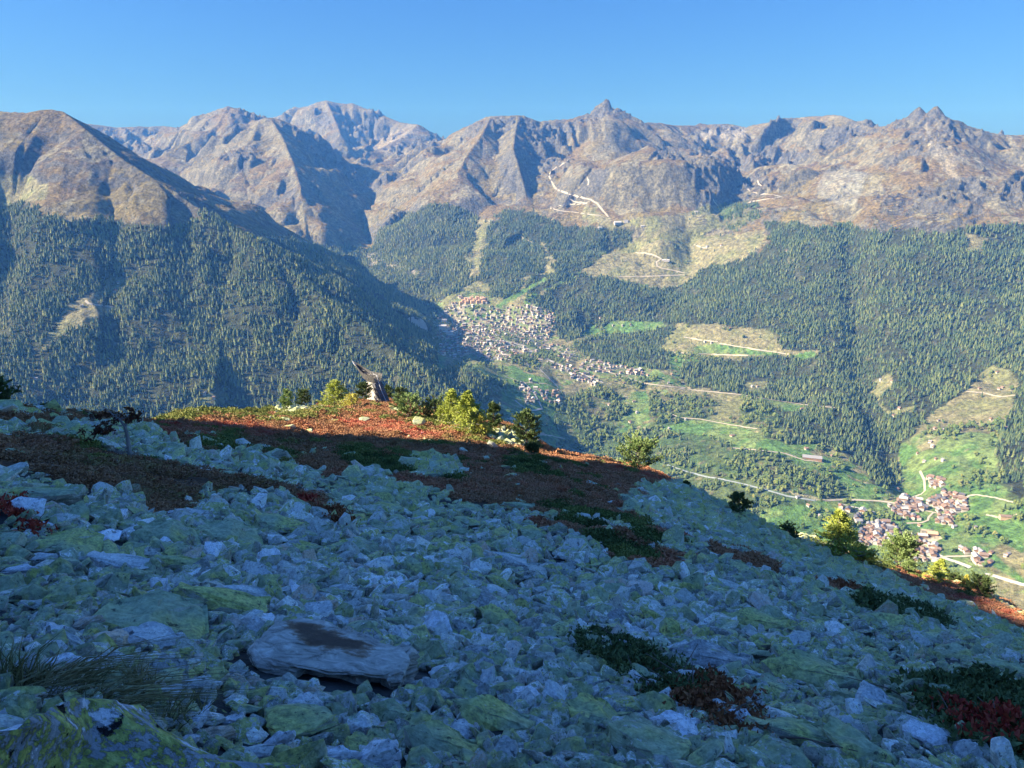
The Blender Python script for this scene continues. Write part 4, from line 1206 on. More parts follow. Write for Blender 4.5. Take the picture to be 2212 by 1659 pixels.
for key, L_ in seen.items():
    L_.sort(key=lambda q: ru[q[0]])
    for j, (i, kd, mi) in enumerate(L_):
        lab = key
        if len(L_) == 2: lab = ['leftmost ', 'rightmost '][j] + key
        elif len(L_) > 2: lab = ['first', 'second', 'third', 'fourth', 'fifth', 'sixth', 'seventh', 'eighth', 'ninth', 'tenth', 'eleventh', 'twelfth'][min(j, 11)] + ' of the row, ' + key
        one_stone('stone' if rs[i] < .45 else 'boulder', big_variant(mi, kd), (rx[i], ry[i], rz[i] + rs[i] * .10), rs[i] * 1.1, rot[i], lab, 'loose stones of the scree')
rest = ~mask
gn_scatter('scree_stones', np.stack([rx, ry, rz + rs * .16 - .5 * np.maximum(.0, np.clip(.085 + .021 * np.hypot(rx, ry), 0, .5) * .42 - rs)], 1)[rest], np.repeat(rs[rest][:, None] * 1.12, 3, 1) * rng.uniform(.8, 1.25, (rest.sum(), 3)), rot[rest], rng.integers(0, len(small_me), rest.sum()), COL_ROCK, kind='stuff', label='countless smaller lichened stones covering the shaded scree')
print('STONES', rest.sum(), mask.sum(), len(heroes))
# ------------------------------------------------------------------ heath and shrubs
def tone_mat(name, stops, rough=.8):
    m, nt, b = mat(name)
    at_ = node(nt, 'ShaderNodeAttribute', attribute_type='INSTANCER', attribute_name='tone')
    geo = node(nt, 'ShaderNodeNewGeometry').outputs['Position']
    f = math_(nt, 'ADD', at_.outputs['Fac'], math_(nt, 'MULTIPLY', math_(nt, 'SUBTRACT', ntex(nt, geo, 14, 3, .7), .5), .22))
    c = ramp(nt, f, stops)
    c = mix(nt, .7, c, ramp(nt, ntex(nt, geo, 37, 2), [(.3, .55), (.7, 1.45)]), 'MULTIPLY')
    nt.links.new(c, b.inputs['Base Color'])
    b.inputs['Roughness'].default_value = rough
    return m
HEATH_STOPS = [(0, (.07, .095, .03)), (.14, (.15, .19, .05)), (.26, (.28, .29, .075)), (.34, (.34, .24, .09)), (.45, (.32, .16, .08)), (.58, (.44, .23, .11)), (.72, (.52, .23, .12)), (.82, (.50, .14, .08)), (.92, (.52, .10, .07)), (1, (.36, .05, .05))]
M_heath = tone_mat('heath_leaves', HEATH_STOPS)
def leaf_cloud(seed, n, rad, h, leaf, up=.0, dome=True, twigs=0):
    """leafy cushion made of small separate leaves"""
    r_ = np.random.default_rng(seed)
    a = r_.random(n) * 6.283; q = rad * np.sqrt(r_.random(n))
    z = h * (1 - (q / rad) ** 2 * .8) * r_.random(n) ** .45
    c = np.stack([q * np.cos(a), q * np.sin(a), z], 1)
    d1 = r_.normal(size=(n, 3)); d1[:, 2] += up; d1 /= np.linalg.norm(d1, axis=1)[:, None]
    d2 = np.cross(d1, r_.normal(size=(n, 3))); d2 /= np.linalg.norm(d2, axis=1)[:, None]
    s1 = leaf * r_.uniform(.7, 1.5, (n, 1)); s2 = s1 * .45
    V = np.stack([c - d2 * s2 * .8, c + d1 * s1 * .1 + d2 * s2, c + d1 * s1, c + d1 * s1 * .5 - d2 * s2 * 1.1], 1).reshape(-1, 3)
    return V, np.arange(4 * n).reshape(-1, 4)
def cloud_mesh(name, seed, n, rad, h, leaf, m, up=0.0):
    V, F = leaf_cloud(seed, n, rad, h, leaf, up)
    me = mesh_np(name, V, F); me.materials.append(m); return me
hsrc = []
for i in range(6):
    hsrc.append(bpy.data.objects.new('heath_shape_%s' % 'abcdef'[i], cloud_mesh('heath', 800 + i, 260, .5, .34, .055, M_heath)))
for i in range(3):   # upright sprigs
    hsrc.append(bpy.data.objects.new('heath_shape_%s' % 'ghi'[i], cloud_mesh('heath', 820 + i, 190, .42, .5, .085, M_heath, up=1.6)))
COL_HEATH = source_collection('heath shapes', hsrc)
GREEN_PATCH = [[(320,920),(420,905),(560,900),(700,900),(760,890),(560,880),(420,880),(330,900)], [(425,950),(500,945),(510,975),(430,980)], [(740,965),(900,990),(920,1010),(860,1030),(760,1025),(735,1000)], [(1080,995),(1160,1000),(1230,1030),(1200,1040),(1100,1020)],
    [(1180,1095),(1330,1120),(1400,1140),(1380,1160),(1220,1130)], [(100,930),(240,935),(320,975),(260,985),(120,960)], [(960,905),(1100,925),(1160,965),(1080,965),(980,935)], [(1240,1150),(1340,1165),(1400,1190),(1300,1195)], [(1320,1190),(1420,1190),(1400,1220),(1330,1215)], [(590,895),(700,890),(690,905),(600,908)], [(880,905),(960,905),(950,925),(890,925)], [(1840,1190),(1950,1220),(1930,1240),(1860,1230)]]
RED_PATCH = [[(330,925),(430,915),(600,925),(700,925),(600,940),(420,950),(340,940)], [(0,1000),(60,1010),(80,1035),(0,1040)], [(700,915),(800,905),(900,930),(980,945),(900,955),(800,935)], [(1180,1130),(1330,1120),(1480,1160),(1480,1180),(1390,1170),(1280,1130)], [(1340,1010),(1440,1040),(1460,1060),(1380,1040)], [(1950,1225),(2212,1340),(2212,1360),(2060,1300)], [(850,875),(900,880),(920,905),(860,900)], [(1300,1185),(1420,1195),(1480,1215),(1400,1225)]]
n = 95000
th = rng.uniform(R(-42), R(42), n); r = 4 + 100 * rng.random(n) ** 1.1
hx_, hy_ = r * np.sin(th), r * np.cos(th); hz_ = near_z(hx_, hy_)
hm, hu, hv = near_cover(hx_, hy_, hz_)
lim = np.interp(th, cth, crr)
patch = noise(hx_ / .9, hy_ / .9, 900)
keep = hm & (r < lim + 14) & ((r > 24) | (patch > -.32))
keep &= rng.random(n) < np.clip(1.25 - r / 90, .35, 1)
hx_, hy_, hz_, hu, hv, r = [q[keep] for q in (hx_, hy_, hz_, hu, hv, r)]
jn = hu + 22 * noise(hx_ / 1.1, hy_ / 1.1, 910), hv + 12 * noise(hx_ / 1.1, hy_ / 1.1, 911)
tone = .50 + .16 * fbm(hx_ / 3.0, hy_ / 2.2, 3, 920) + .05 * rng.normal(size=len(hx_))
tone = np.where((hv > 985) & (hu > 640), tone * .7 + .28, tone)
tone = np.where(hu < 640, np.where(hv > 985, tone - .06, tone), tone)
tone = np.where(anyin(jn[0], jn[1], RED_PATCH), .74 + .16 * noise(hx_, hy_, 930) + .04 * rng.normal(size=len(hx_)), tone)
gp = anyin(jn[0], jn[1], GREEN_PATCH)
gp |= (noise(hx_ / 1.8, hy_ / 1.8, 940) > .52)
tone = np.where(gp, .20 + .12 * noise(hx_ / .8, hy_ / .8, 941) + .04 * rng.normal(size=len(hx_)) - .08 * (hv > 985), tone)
tone = np.clip(tone, .02, .98)
sz = np.clip(.26 + .012 * r, .2, 1.0) * rng.uniform(.7, 1.3, len(hx_))
hh = sz * rng.uniform(.5, 1.0, len(hx_)) * np.where(gp, 1.35, .9)
rot = np.zeros((len(hx_), 3)); rot[:, 2] = rng.random(len(hx_)) * 6.28; rot[:, :2] = rng.normal(0, .15, (len(hx_), 2))
ii = np.where((rng.random(len(hx_)) < .12) & ~gp, 6 + rng.integers(0, 3, len(hx_)), rng.integers(0, 6, len(hx_)))
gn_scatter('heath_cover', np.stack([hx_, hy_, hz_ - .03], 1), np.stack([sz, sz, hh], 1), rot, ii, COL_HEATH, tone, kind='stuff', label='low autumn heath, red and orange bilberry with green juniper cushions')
print('HEATH', len(hx_))

# shrubs one can point at
def leafcol(name, lo, mid, hi_, sc_=22):
    m, nt, b = mat(name)
    geo = node(nt, 'ShaderNodeNewGeometry').outputs['Position']
    c = ramp(nt, ntex(nt, geo, sc_, 3, .65), [(.3, lo), (.5, mid), (.72, hi_)])
    nt.links.new(c, b.inputs['Base Color']); b.inputs['Roughness'].default_value = .75
    return m
M_jun = leafcol('juniper_needles', (.05, .075, .03), (.12, .16, .055), (.24, .26, .09))
M_red = leafcol('red_leaves', (.20, .02, .02), (.42, .06, .035), (.55, .14, .06))
M_rust = leafcol('rusty_leaves', (.12, .05, .025), (.30, .11, .045), (.44, .20, .08))
M_twig = flat_mat('twig_wood', (.16, .12, .09))
M_straw = leafcol('dry_grass_blades', (.16, .13, .06), (.34, .28, .13), (.52, .45, .24), 30)
M_grass = leafcol('green_grass_blades', (.10, .12, .04), (.22, .20, .08), (.42, .34, .16), 18)

def tube(pts, rads, seg=5):
    V, F = [], []
    pts = [Vector(p) for p in pts]
    for i, p in enumerate(pts):
        d = (pts[min(i + 1, len(pts) - 1)] - pts[max(i - 1, 0)]).normalized()
        u = d.orthogonal().normalized(); w_ = d.cross(u)
        for k in range(seg):
            a = 6.283 * k / seg
            V.append(p + (u * math.cos(a) + w_ * math.sin(a)) * rads[i])
    for i in range(len(pts) - 1):
        for k in range(seg):
            F.append((i * seg + k, i * seg + (k + 1) % seg, (i + 1) * seg + (k + 1) % seg, (i + 1) * seg + k))
    return V, F
class MB:
    def __init__(s): s.V = []; s.F = []
    def add(s, V, F):
        o = len(s.V); s.V += [tuple(v) for v in V]; s.F += [tuple(o + i for i in f) for f in F]
    def tube(s, *a, **k): s.add(*tube(*a, **k))
    def build(s, name, m, parent=None, **props):
        me = bpy.data.meshes.new(name); me.from_pydata(s.V, [], s.F); me.update()
        return link(name, me, m, parent, **props)
def empty(name, loc, **props):
    o = bpy.data.objects.new(name, None); col.objects.link(o); o.location = loc; o.empty_display_size = .1
    for k, v in props.items(): o[k] = v
    return o

def mat_shrub(name, label, poly, n, leaf, h, m, cat, m2=None, frac2=.0, n_st=14, group=None):
    """a low mat of leaves hugging the stones, with the bare stems below"""
    P = []
    xs = [q[0] for q in poly]; ys = [q[1] for q in poly]
    r_ = np.random.default_rng(len(label) * 13)
    pos = []
    t = 0
    while len(pos) < n and t < n * 12:
        t += 1
        x = r_.uniform(min(xs), max(xs)); y = r_.uniform(min(ys), max(ys))
        if inpoly(np.array([x]), np.array([y]), poly)[0]: pos.append((x, y))
    pts = []
    # evaluate the ground once per cell
    cache = {}
    for x, y in pos:
        k = (int(x // 6), int(y // 4))
        if k not in cache: cache[k] = near_hit(k[0] * 6 + 3, k[1] * 4 + 2)
        g = cache[k]
        if g is None: continue
        pts.append((g.x, g.y))
    pts = np.array(pts)
    c0 = pts.mean(0); z0 = float(near_z(c0[0], c0[1]))
    pts = pts + r_.normal(0, .06, pts.shape)
    g = near_z(pts[:, 0], pts[:, 1])
    cl = .5 + .9 * np.abs(noise(pts[:, 0] / .28, pts[:, 1] / .28, 950))
    z = g + h * cl * r_.random(len(pts)) ** .4
    c = np.stack([pts[:, 0] - c0[0], pts[:, 1] - c0[1], z - z0], 1)
    nn_ = len(c)
    d1 = r_.normal(size=(nn_, 3)); d1[:, 2] += .9; d1 /= np.linalg.norm(d1, axis=1)[:, None]
    d2 = np.cross(d1, r_.normal(size=(nn_, 3))); d2 /= np.linalg.norm(d2, axis=1)[:, None]
    s1 = leaf * r_.uniform(.6, 1.6, (nn_, 1)); s2 = s1 * .35
    V = np.stack([c - d2 * s2, c + d2 * s2, c + d1 * s1 + d2 * s2 * .2, c + d1 * s1 * .9 - d2 * s2 * .4], 1).reshape(-1, 3)
    root = empty(name, (c0[0], c0[1], z0), label=label, category=cat)
    if group: root['group'] = group
    me = mesh_np('foliage', V, np.arange(4 * nn_).reshape(-1, 4))
    link('foliage', me, m, root)
    for _ in range(n_st):
        b = MB()
        k = int(r_.integers(0, nn_)); p = Vector(c[k]); p.z -= h * .6
        e = p + Vector((r_.normal() * .18, r_.normal() * .14, h * r_.uniform(.5, 1.0)))
        b.tube([p, (p + e) / 2 + Vector((0, 0, .03)), e], [.006, .004, .002], 4)
        b.build('stem', M_twig, root)
    return root
mat_shrub('juniper_shrub', 'dark green juniper mat creeping between stones right of the white cube stone', [(1240,1385),(1290,1380),(1360,1405),(1430,1440),(1470,1470),(1500,1500),(1480,1530),(1420,1520),(1370,1480),(1300,1440),(1250,1410)], 15000, .022, .15, M_jun, 'shrub')
mat_shrub('bilberry_shrub', 'rusty red leaved shrub at the lower end of the juniper mat', [(1420,1490),(1480,1470),(1530,1480),(1580,1520),(1600,1545),(1580,1562),(1520,1555),(1460,1540)], 6000, .020, .14, M_rust, 'shrub')
mat_shrub('bilberry_shrub', 'small rusty tuft between pale stones below the red shrub', [(1580,1562),(1605,1566),(1612,1590),(1590,1592)], 600, .02, .09, M_rust, 'shrub', n_st=4)
mat_shrub('juniper_shrub', 'large dark juniper mound at the lower right edge', [(1960,1490),(2050,1480),(2150,1495),(2260,1510),(2300,1640),(2200,1650),(2130,1640),(2060,1600),(2000,1550)], 13000, .032, .15, M_jun, 'shrub')
mat_shrub('bilberry_shrub', 'dark red shrub growing through the large juniper mound', [(2040,1560),(2120,1570),(2180,1600),(2190,1640),(2110,1620)], 2600, .03, .18, M_red, 'shrub')
mat_shrub('bilberry_shrub', 'crimson leaf tuft left of the white quartz block', [(26,1092),(46,1090),(50,1120),(30,1124)], 700, .03, .12, M_red, 'shrub', n_st=4)
mat_shrub('bilberry_shrub', 'crimson sprig at the foot of the white quartz block', [(68,1142),(84,1150),(80,1158),(66,1152)], 140, .035, .08, M_red, 'shrub', n_st=3)
mat_shrub('juniper_shrub', 'low juniper beside the squared green block on the right', [(1860,1300),(1960,1310),(2050,1350),(2030,1370),(1930,1345),(1850,1320)], 9000, .05, .30, M_jun, 'shrub')
mat_shrub('juniper_shrub', 'dark juniper strip below the long low ledge on the right', [(1800,1265),(1860,1275),(1880,1310),(1830,1300)], 3500, .045, .25, M_rust, 'shrub')
mat_shrub('bilberry_shrub', 'brown heath tuft between boulders in the upper left scree', [(690,1110),(740,1120),(760,1145),(730,1150),(690,1130)], 2200, .035, .2, M_rust, 'shrub')
mat_shrub('bilberry_shrub', 'small red tuft by a white stone in the middle scree', [(655,1085),(675,1082),(680,1095),(660,1098)], 200, .06, .14, M_red, 'shrub', n_st=3)

def grass_tuft(x, y, n, h, spread, m, label, lean=(0, 0), rr=None):
    g = near_hit(x, y)
    if g is None: return
    r_ = np.random.default_rng(int(x * 7 + y))
    V, F = [], []
    for i in range(n):
        a = r_.random() * 6.28; q = spread * math.sqrt(r_.random())
        b0 = np.array([q * math.cos(a), q * math.sin(a), -.02])
        d = np.array([r_.normal() * .42 + lean[0], r_.normal() * .42 + lean[1], 1.0]); d /= np.linalg.norm(d)
        L_ = h * r_.uniform(.5, 1.25); w_ = .0016 + .0012 * r_.random()
        s = np.cross(d, [r_.normal(), r_.normal(), 0]); s /= np.linalg.norm(s) + 1e-6
        p1 = b0 + d * L_ * .5; p2 = p1 + (d + np.array([lean[0] * .7 + r_.normal() * .2, lean[1] * .5, -.25])) * L_ * .5
        o = len(V)
        V += [b0 - s * w_, b0 + s * w_, p1 + s * w_ * .8, p1 - s * w_ * .8, p2]
        F += [(o, o + 1, o + 2, o + 3), (o + 3, o + 2, o + 4)]
    me = bpy.data.meshes.new('grass_tuft'); me.from_pydata(V, [], F)
    o = link('grass_tuft', me, m, label=label, category='grass tuft'); o.location = g
for (x, y, n, h, sp, m, lab, ln) in [
  (20,1490,260,.17,.09,M_grass,'tall green and straw grass at the left edge above the ledge',(.2,0)),
  (75,1500,150,.15,.09,M_straw,'straw coloured grass leaning right behind the yellow ledge',(.9,0)),
  (150,1510,110,.11,.09,M_grass,'short green grass behind the middle of the yellow ledge',(.5,0)),
  (240,1480,120,.12,.09,M_straw,'dry grass tuft left of the stained slab',(.1,0)),
  (285,1490,110,.12,.07,M_grass,'olive grass clump in front of the lichen topped block',(-.1,0)),
  (330,1555,160,.08,.10,M_grass,'low green grass cushion right of the yellow ledge',(.2,0)),
  (395,1545,160,.09,.07,M_grass,'small green grass cushion beside the white pair',(0,0)),
  (210,1530,90,.28,.08,M_straw,'long bleached stalks lying over the stones',(1.8,-.1)),
  (120,1475,70,.30,.08,M_straw,'long pale stalks arching from the left grass',(1.6,-.2)),
  (610,1040,160,.30,.15,M_straw,'dry grass tuft at the lower left of the brown heath',(.1,0)),
  (300,1085,240,.22,.12,M_straw,'tawny grass below the dead tree',(0,0)),
  (75,935,110,.34,.2,M_straw,'tall tawny grass stems on the shaded left shoulder',(0,0)),
  (520,888,70,1.0,.35,M_straw,'thin pale grass plume on the crest of the red mound',(0,0)),
  (1395,1000,120,.55,.5,M_straw,'sunlit straw grass left of the round pine',(-.2,0)),
  (1350,992,120,.5,.5,M_straw,'pale grass fringe on the crest above the dark heath',(-.1,0)),
  (1290,985,110,.45,.5,M_straw,'short dry grass on the crest between two pines',(0,0)),
]:
    grass_tuft(x, y, n, h, sp, m, lab, ln)
# ------------------------------------------------------------------ trees on the crest
M_larch = leafcol('larch_needles', (.20, .24, .05), (.40, .46, .08), (.56, .58, .12), 9)
M_larchy = leafcol('larch_needles_yellow', (.34, .32, .06), (.56, .52, .10), (.70, .62, .16), 9)
M_pine = leafcol('pine_needles', (.045, .075, .03), (.10, .15, .05), (.24, .30, .10), 10)
M_pineb = leafcol('pine_needles_bright', (.12, .18, .06), (.26, .36, .12), (.42, .50, .20), 10)
M_dead = flat_mat('dead_wood', (.36, .33, .30), .3)
M_rednd = leafcol('dead_needles', (.06, .03, .02), (.15, .06, .035), (.24, .10, .05), 20)
M_barkn = flat_mat('tree_bark', (.16, .125, .10), .35, scale=9)

def needles(c, d, n, size, r_, spread):
    """bunch of needle quads around points c along direction d"""
    k = len(c)
    q = np.repeat(c, n, 0) + r_.normal(0, spread, (k * n, 3))
    dd = np.repeat(d, n, 0) + r_.normal(0, .55, (k * n, 3)); dd /= np.linalg.norm(dd, axis=1)[:, None] + 1e-9
    s = np.cross(dd, r_.normal(size=(k * n, 3))); s /= np.linalg.norm(s, axis=1)[:, None] + 1e-9
    L_ = size * r_.uniform(.6, 1.4, (k * n, 1)); w_ = L_ * .28
    V = np.stack([q - s * w_, q + s * w_, q + dd * L_ + s * w_ * .3, q + dd * L_ - s * w_ * .3], 1).reshape(-1, 3)
    return V
def near_tree(name, label, x, y_base, y_top, wpx, kind, r=None, m=None, seed=0, bare_top=0.0, lean=0.0):
    g = near_hit(x, y_base) or near_hit(x, y_base + 8)
    if g is None: g = Vector(at(x, y_base, float(np.interp(math.atan2(x - 1106, FOC), cth, crr))))
    g.z = min(g.z, float(near_z(g.x, g.y)) + .02)
    D = g.length
    H = (y_base - y_top) * D / FOC / .97
    Wd = wpx * D / FOC * 1.12
    r_ = np.random.default_rng(1000 + seed)
    root = empty(name, g, label=label, category='tree')
    tr = MB()
    K = 7
    bend = r_.normal(0, .03 * H, 2)
    def axis(t): return np.array([lean * H * t + bend[0] * math.sin(t * 3), bend[1] * math.sin(t * 2.4), H * t])
    tr.tube([axis(i / K) for i in range(K + 1)], [max(.012 * H * (1 - .88 * i / K) * 1.6, .008) for i in range(K + 1)], 7)
    tr.build('trunk', M_barkn, root)
    br = MB(); C_, Dd = [], []
    nb = int({'larch': 150, 'pine': 95, 'bush': 130}[kind] * max(.55, min(1.3, H / 3)))
    for i in range(nb):
        if kind == 'larch': t = r_.uniform(.04, .97); rad = Wd * .5 * (1 - t) ** .72 * r_.uniform(.72, 1.12); rise = r_.uniform(-.15, .28)
        elif kind == 'pine': t = r_.uniform(.16, .96); rad = Wd * .5 * min(1, (1.06 - t) * 2.0) * min(1, .55 + t) * r_.uniform(.55, 1.08); rise = r_.uniform(.1, .6)
        else: t = r_.uniform(.03, .92); rad = Wd * .5 * math.sqrt(max(.04, 1 - (t * 1.02) ** 2)) * r_.uniform(.5, 1.08); rise = r_.uniform(.1, .8)
        a = r_.random() * 6.283
        b0 = axis(t); dirv = np.array([math.cos(a), math.sin(a), rise])
        pts = [b0]
        for k in range(1, 5):
            f = k / 4
            pts.append(b0 + dirv * rad * f + np.array([0, 0, (.10 if kind != 'larch' else -.02) * rad * f * f]) + r_.normal(0, .03 * rad, 3) * f)
        br.tube(pts, [.022 * rad * (1 - .8 * f / 4) + .004 for f in range(5)], 3)
        if t > 1 - bare_top: continue
        m_ = 7 if kind == 'larch' else 6
        for k in range(m_):
            f = (.22 if kind == 'larch' else .42) + (.80 if kind == 'larch' else .60) * k / (m_ - 1)
            j = min(3, int(f * 4)); p = pts[j] + (pts[j + 1] - pts[j]) * (f * 4 - j if f < 1 else 1)
            sd = np.array([-dirv[1], dirv[0], 0]) * rad * r_.normal(0, .14) * (1.1 - f * .5)
            C_.append(p + sd); Dd.append(dirv / np.linalg.norm(dirv) + sd + (np.array([0, 0, .6]) if kind != 'larch' else np.array([0, 0, -.05])))
    br.build('branches', M_barkn if kind != 'larch' else M_dead, root)
    C_ = np.array(C_); Dd = np.array(Dd)
    if kind == 'larch': V = needles(C_, Dd, 11, .026 * H + .02, r_, .020 * H)
    elif kind == 'pine': V = needles(C_, Dd, 18, .028 * H + .02, r_, .022 * H)
    else: V = needles(C_, Dd, 16, .032 * H + .02, r_, .024 * H)
    me = mesh_np('crown', V, np.arange(len(V)).reshape(-1, 4))
    link('crown', me, m or (M_larch if kind == 'larch' else M_pine), root)
    return root
NEAR_TREES = [
 ('larch_tree','bright yellow green larch with a bare twig top left of the stone sculpture',725,884,822,84,'larch',72,M_larch,1,.06),
 ('larch_tree','smaller larch with a dead leader between the big larch and the sculpture',762,886,845,60,'larch',70,M_larchy,2,.12),
 ('pine_tree','young pine at the left end of the rocky outcrop',622,880,834,26,'pine',78,M_pineb,3,0),
 ('pine_tree','low pine bush on top of the rocky outcrop',658,868,836,34,'bush',80,M_pine,4,0),
 ('pine_tree','dark pine directly behind the left side of the sculpture',788,862,820,34,'pine',88,M_pine,5,0),
 ('pine_tree','small dark pine right of the sculpture',838,864,832,26,'pine',88,M_pine,6,0),
 ('pine_tree','bushy pine with bare patches further right of the sculpture',866,868,828,34,'pine',84,M_pine,7,0),
 ('pine_tree','round bright green pine bush between sculpture and tall larches',884,908,856,66,'bush',54,M_pineb,8,0),
 ('pine_tree','shaded dark pine bush against the left of the big larch',940,912,868,66,'bush',53,M_pine,9,0),
 ('larch_tree','tallest left stem of the broad larch clump on the crest',978,922,842,80,'larch',50,M_larch,10,0),
 ('larch_tree','broad rounded larch in the middle of the clump on the crest',1012,936,846,96,'larch',47,M_larch,11,0),
 ('larch_tree','low yellow larch at the right foot of the clump',1040,944,896,44,'larch',43,M_larchy,12,0),
 ('pine_tree','narrow dark pine behind the right side of the larch clump',1066,930,868,40,'pine',50,M_pine,13,0),
 ('pine_tree','dark wind shaped pine standing in front of the meadows',1138,966,884,62,'pine',42,M_pine,14,0),
 ('pine_tree','small scrubby pine below the wind shaped pine',1150,985,955,34,'bush',40,M_pine,15,0),
 ('pine_tree','round bright pine alone on the crest against the valley woods',1380,1020,950,84,'bush',38,M_pineb,16,0),
 ('pine_tree','tiny pine seedling on the crest below the round pine',1480,1062,1038,18,'pine',42,M_pine,17,0),
 ('pine_tree','thin dark pine at the steep edge of the scree',1594,1120,1066,46,'pine',46,M_pine,18,0),
 ('pine_tree','dark shrubby pine low on the edge left of the sunlit larch',1704,1168,1140,44,'bush',48,M_pine,19,0),
 ('larch_tree','sunlit yellow larch on the right crest above the lower village',1800,1206,1108,100,'larch',48,M_larch,20,0),
 ('pine_tree','small pine leaning at the right foot of the sunlit larch',1848,1200,1168,34,'pine',48,M_pineb,21,0),
 ('shrub','olive rounded shrub at the edge of the shaded scree',1862,1226,1190,56,'bush',46,M_larchy,22,0),
 ('pine_tree','green pine in front of the lower village houses',1936,1234,1164,66,'bush',46,M_pineb,23,0),
 ('pine_tree','knee high pine sprout just below the green pine',1962,1245,1215,22,'pine',45,M_pineb,24,0),
 ('larch_tree','short yellow larch on the red slope near the right edge',2026,1266,1214,52,'larch',45,M_larch,25,0),
 ('pine_tree','low dark pine behind the white crest stone',2060,1262,1244,30,'bush',46,M_pine,26,0),
 ('larch_tree','tiny larch between two dark pines at the right',2084,1275,1246,20,'larch',46,M_larchy,27,0),
 ('pine_tree','dark flat topped pine at the far right crest',2112,1290,1252,48,'bush',44,M_pine,28,0),
 ('pine_tree','dark pine cut by the left edge of the view',2,884,832,60,'pine',21,M_pine,29,0),
 ('pine_tree','tiny dark pine on the shaded left shoulder',106,884,862,26,'pine',23,M_pine,30,0),
]
for (nm, lab, x, yb, yt, wp, kd, r, m, sdd, bt) in NEAR_TREES:
    t = near_tree(nm, lab, x, yb, yt, wp, kd, r, m, sdd, bt)
    if nm == 'shrub': t['category'] = 'shrub'

# dead tree in the heath at the left
g = near_hit(284, 992)
D = g.length; k = D / FOC
root = empty('dead_tree', g, label='small dead tree with grey bare branches and rusty dead needles on its left', category='dead tree')
tr = MB()
spine = [(0, 0, -.02), (-2, 0, 20), (-1, 0, 45), (-3, 0, 66), (-12, 0, 82), (-24, 0, 92), (-34, 0, 104)]
spine = [Vector(p) * k for p in spine]
tr.tube(spine, [5 * k, 4.2 * k, 3.6 * k, 2.8 * k, 2.0 * k, 1.3 * k, .5 * k], 7)
tr.tube([spine[3], spine[3] + Vector((6, 2, 14)) * k, spine[3] + Vector((16, 4, 24)) * k, spine[3] + Vector((20, 4, 28)) * k], [2 * k, 1.5 * k, 1 * k, .4 * k], 5)
tr.build('trunk', M_dead, root)
r_ = np.random.default_rng(5)
for i in range(30):
    t = r_.uniform(.08, .98); j = min(5, int(t * 6)); p = spine[j].lerp(spine[j + 1], t * 6 - j)
    a = r_.random() * 6.28
    L_ = r_.uniform(18, 46) * k * (1.1 - .4 * t)
    d = Vector((math.cos(a), math.sin(a) * .7, r_.uniform(-.18, .45)))
    b = MB()
    q = [p, p + d * L_ * .35 + Vector((0, 0, -.04 * L_)), p + d * L_ * .7, p + d * L_ + Vector((0, 0, .16 * L_))]
    b.tube(q, [1.0 * k, .75 * k, .5 * k, .25 * k], 4)
    for s in range(3):
        o_ = q[1 + s % 2].lerp(q[2 + s % 2], r_.random())
        e = o_ + Vector((d.x * .5 + r_.normal() * .5, d.y * .5 + r_.normal() * .5, r_.uniform(-.1, .5))) * L_ * .35
        b.tube([o_, e], [.45 * k, .2 * k], 3)
    b.build('branch', M_dead, root)
C_ = np.array([spine[5] + Vector((r_.normal() * 14 - 12, r_.normal() * 8, r_.normal() * 9 - 4 - (6 if r_.random() < .4 else 0))) * k for _ in range(20)] +
              [Vector((-50 + 14 * r_.normal(), 6 * r_.normal(), 60 + 5 * r_.normal())) * k for _ in range(20)] +
              [Vector((14 + 6 * r_.normal(), 5 * r_.normal(), 86 + 6 * r_.normal())) * k for _ in range(18)])
V = needles(C_, np.tile([[-.6, 0, -.5]], (len(C_), 1)), 14, 6 * k, r_, 2.2 * k)
link('dead_foliage', mesh_np('dead_foliage', V, np.arange(len(V)).reshape(-1, 4)), M_rednd, root)

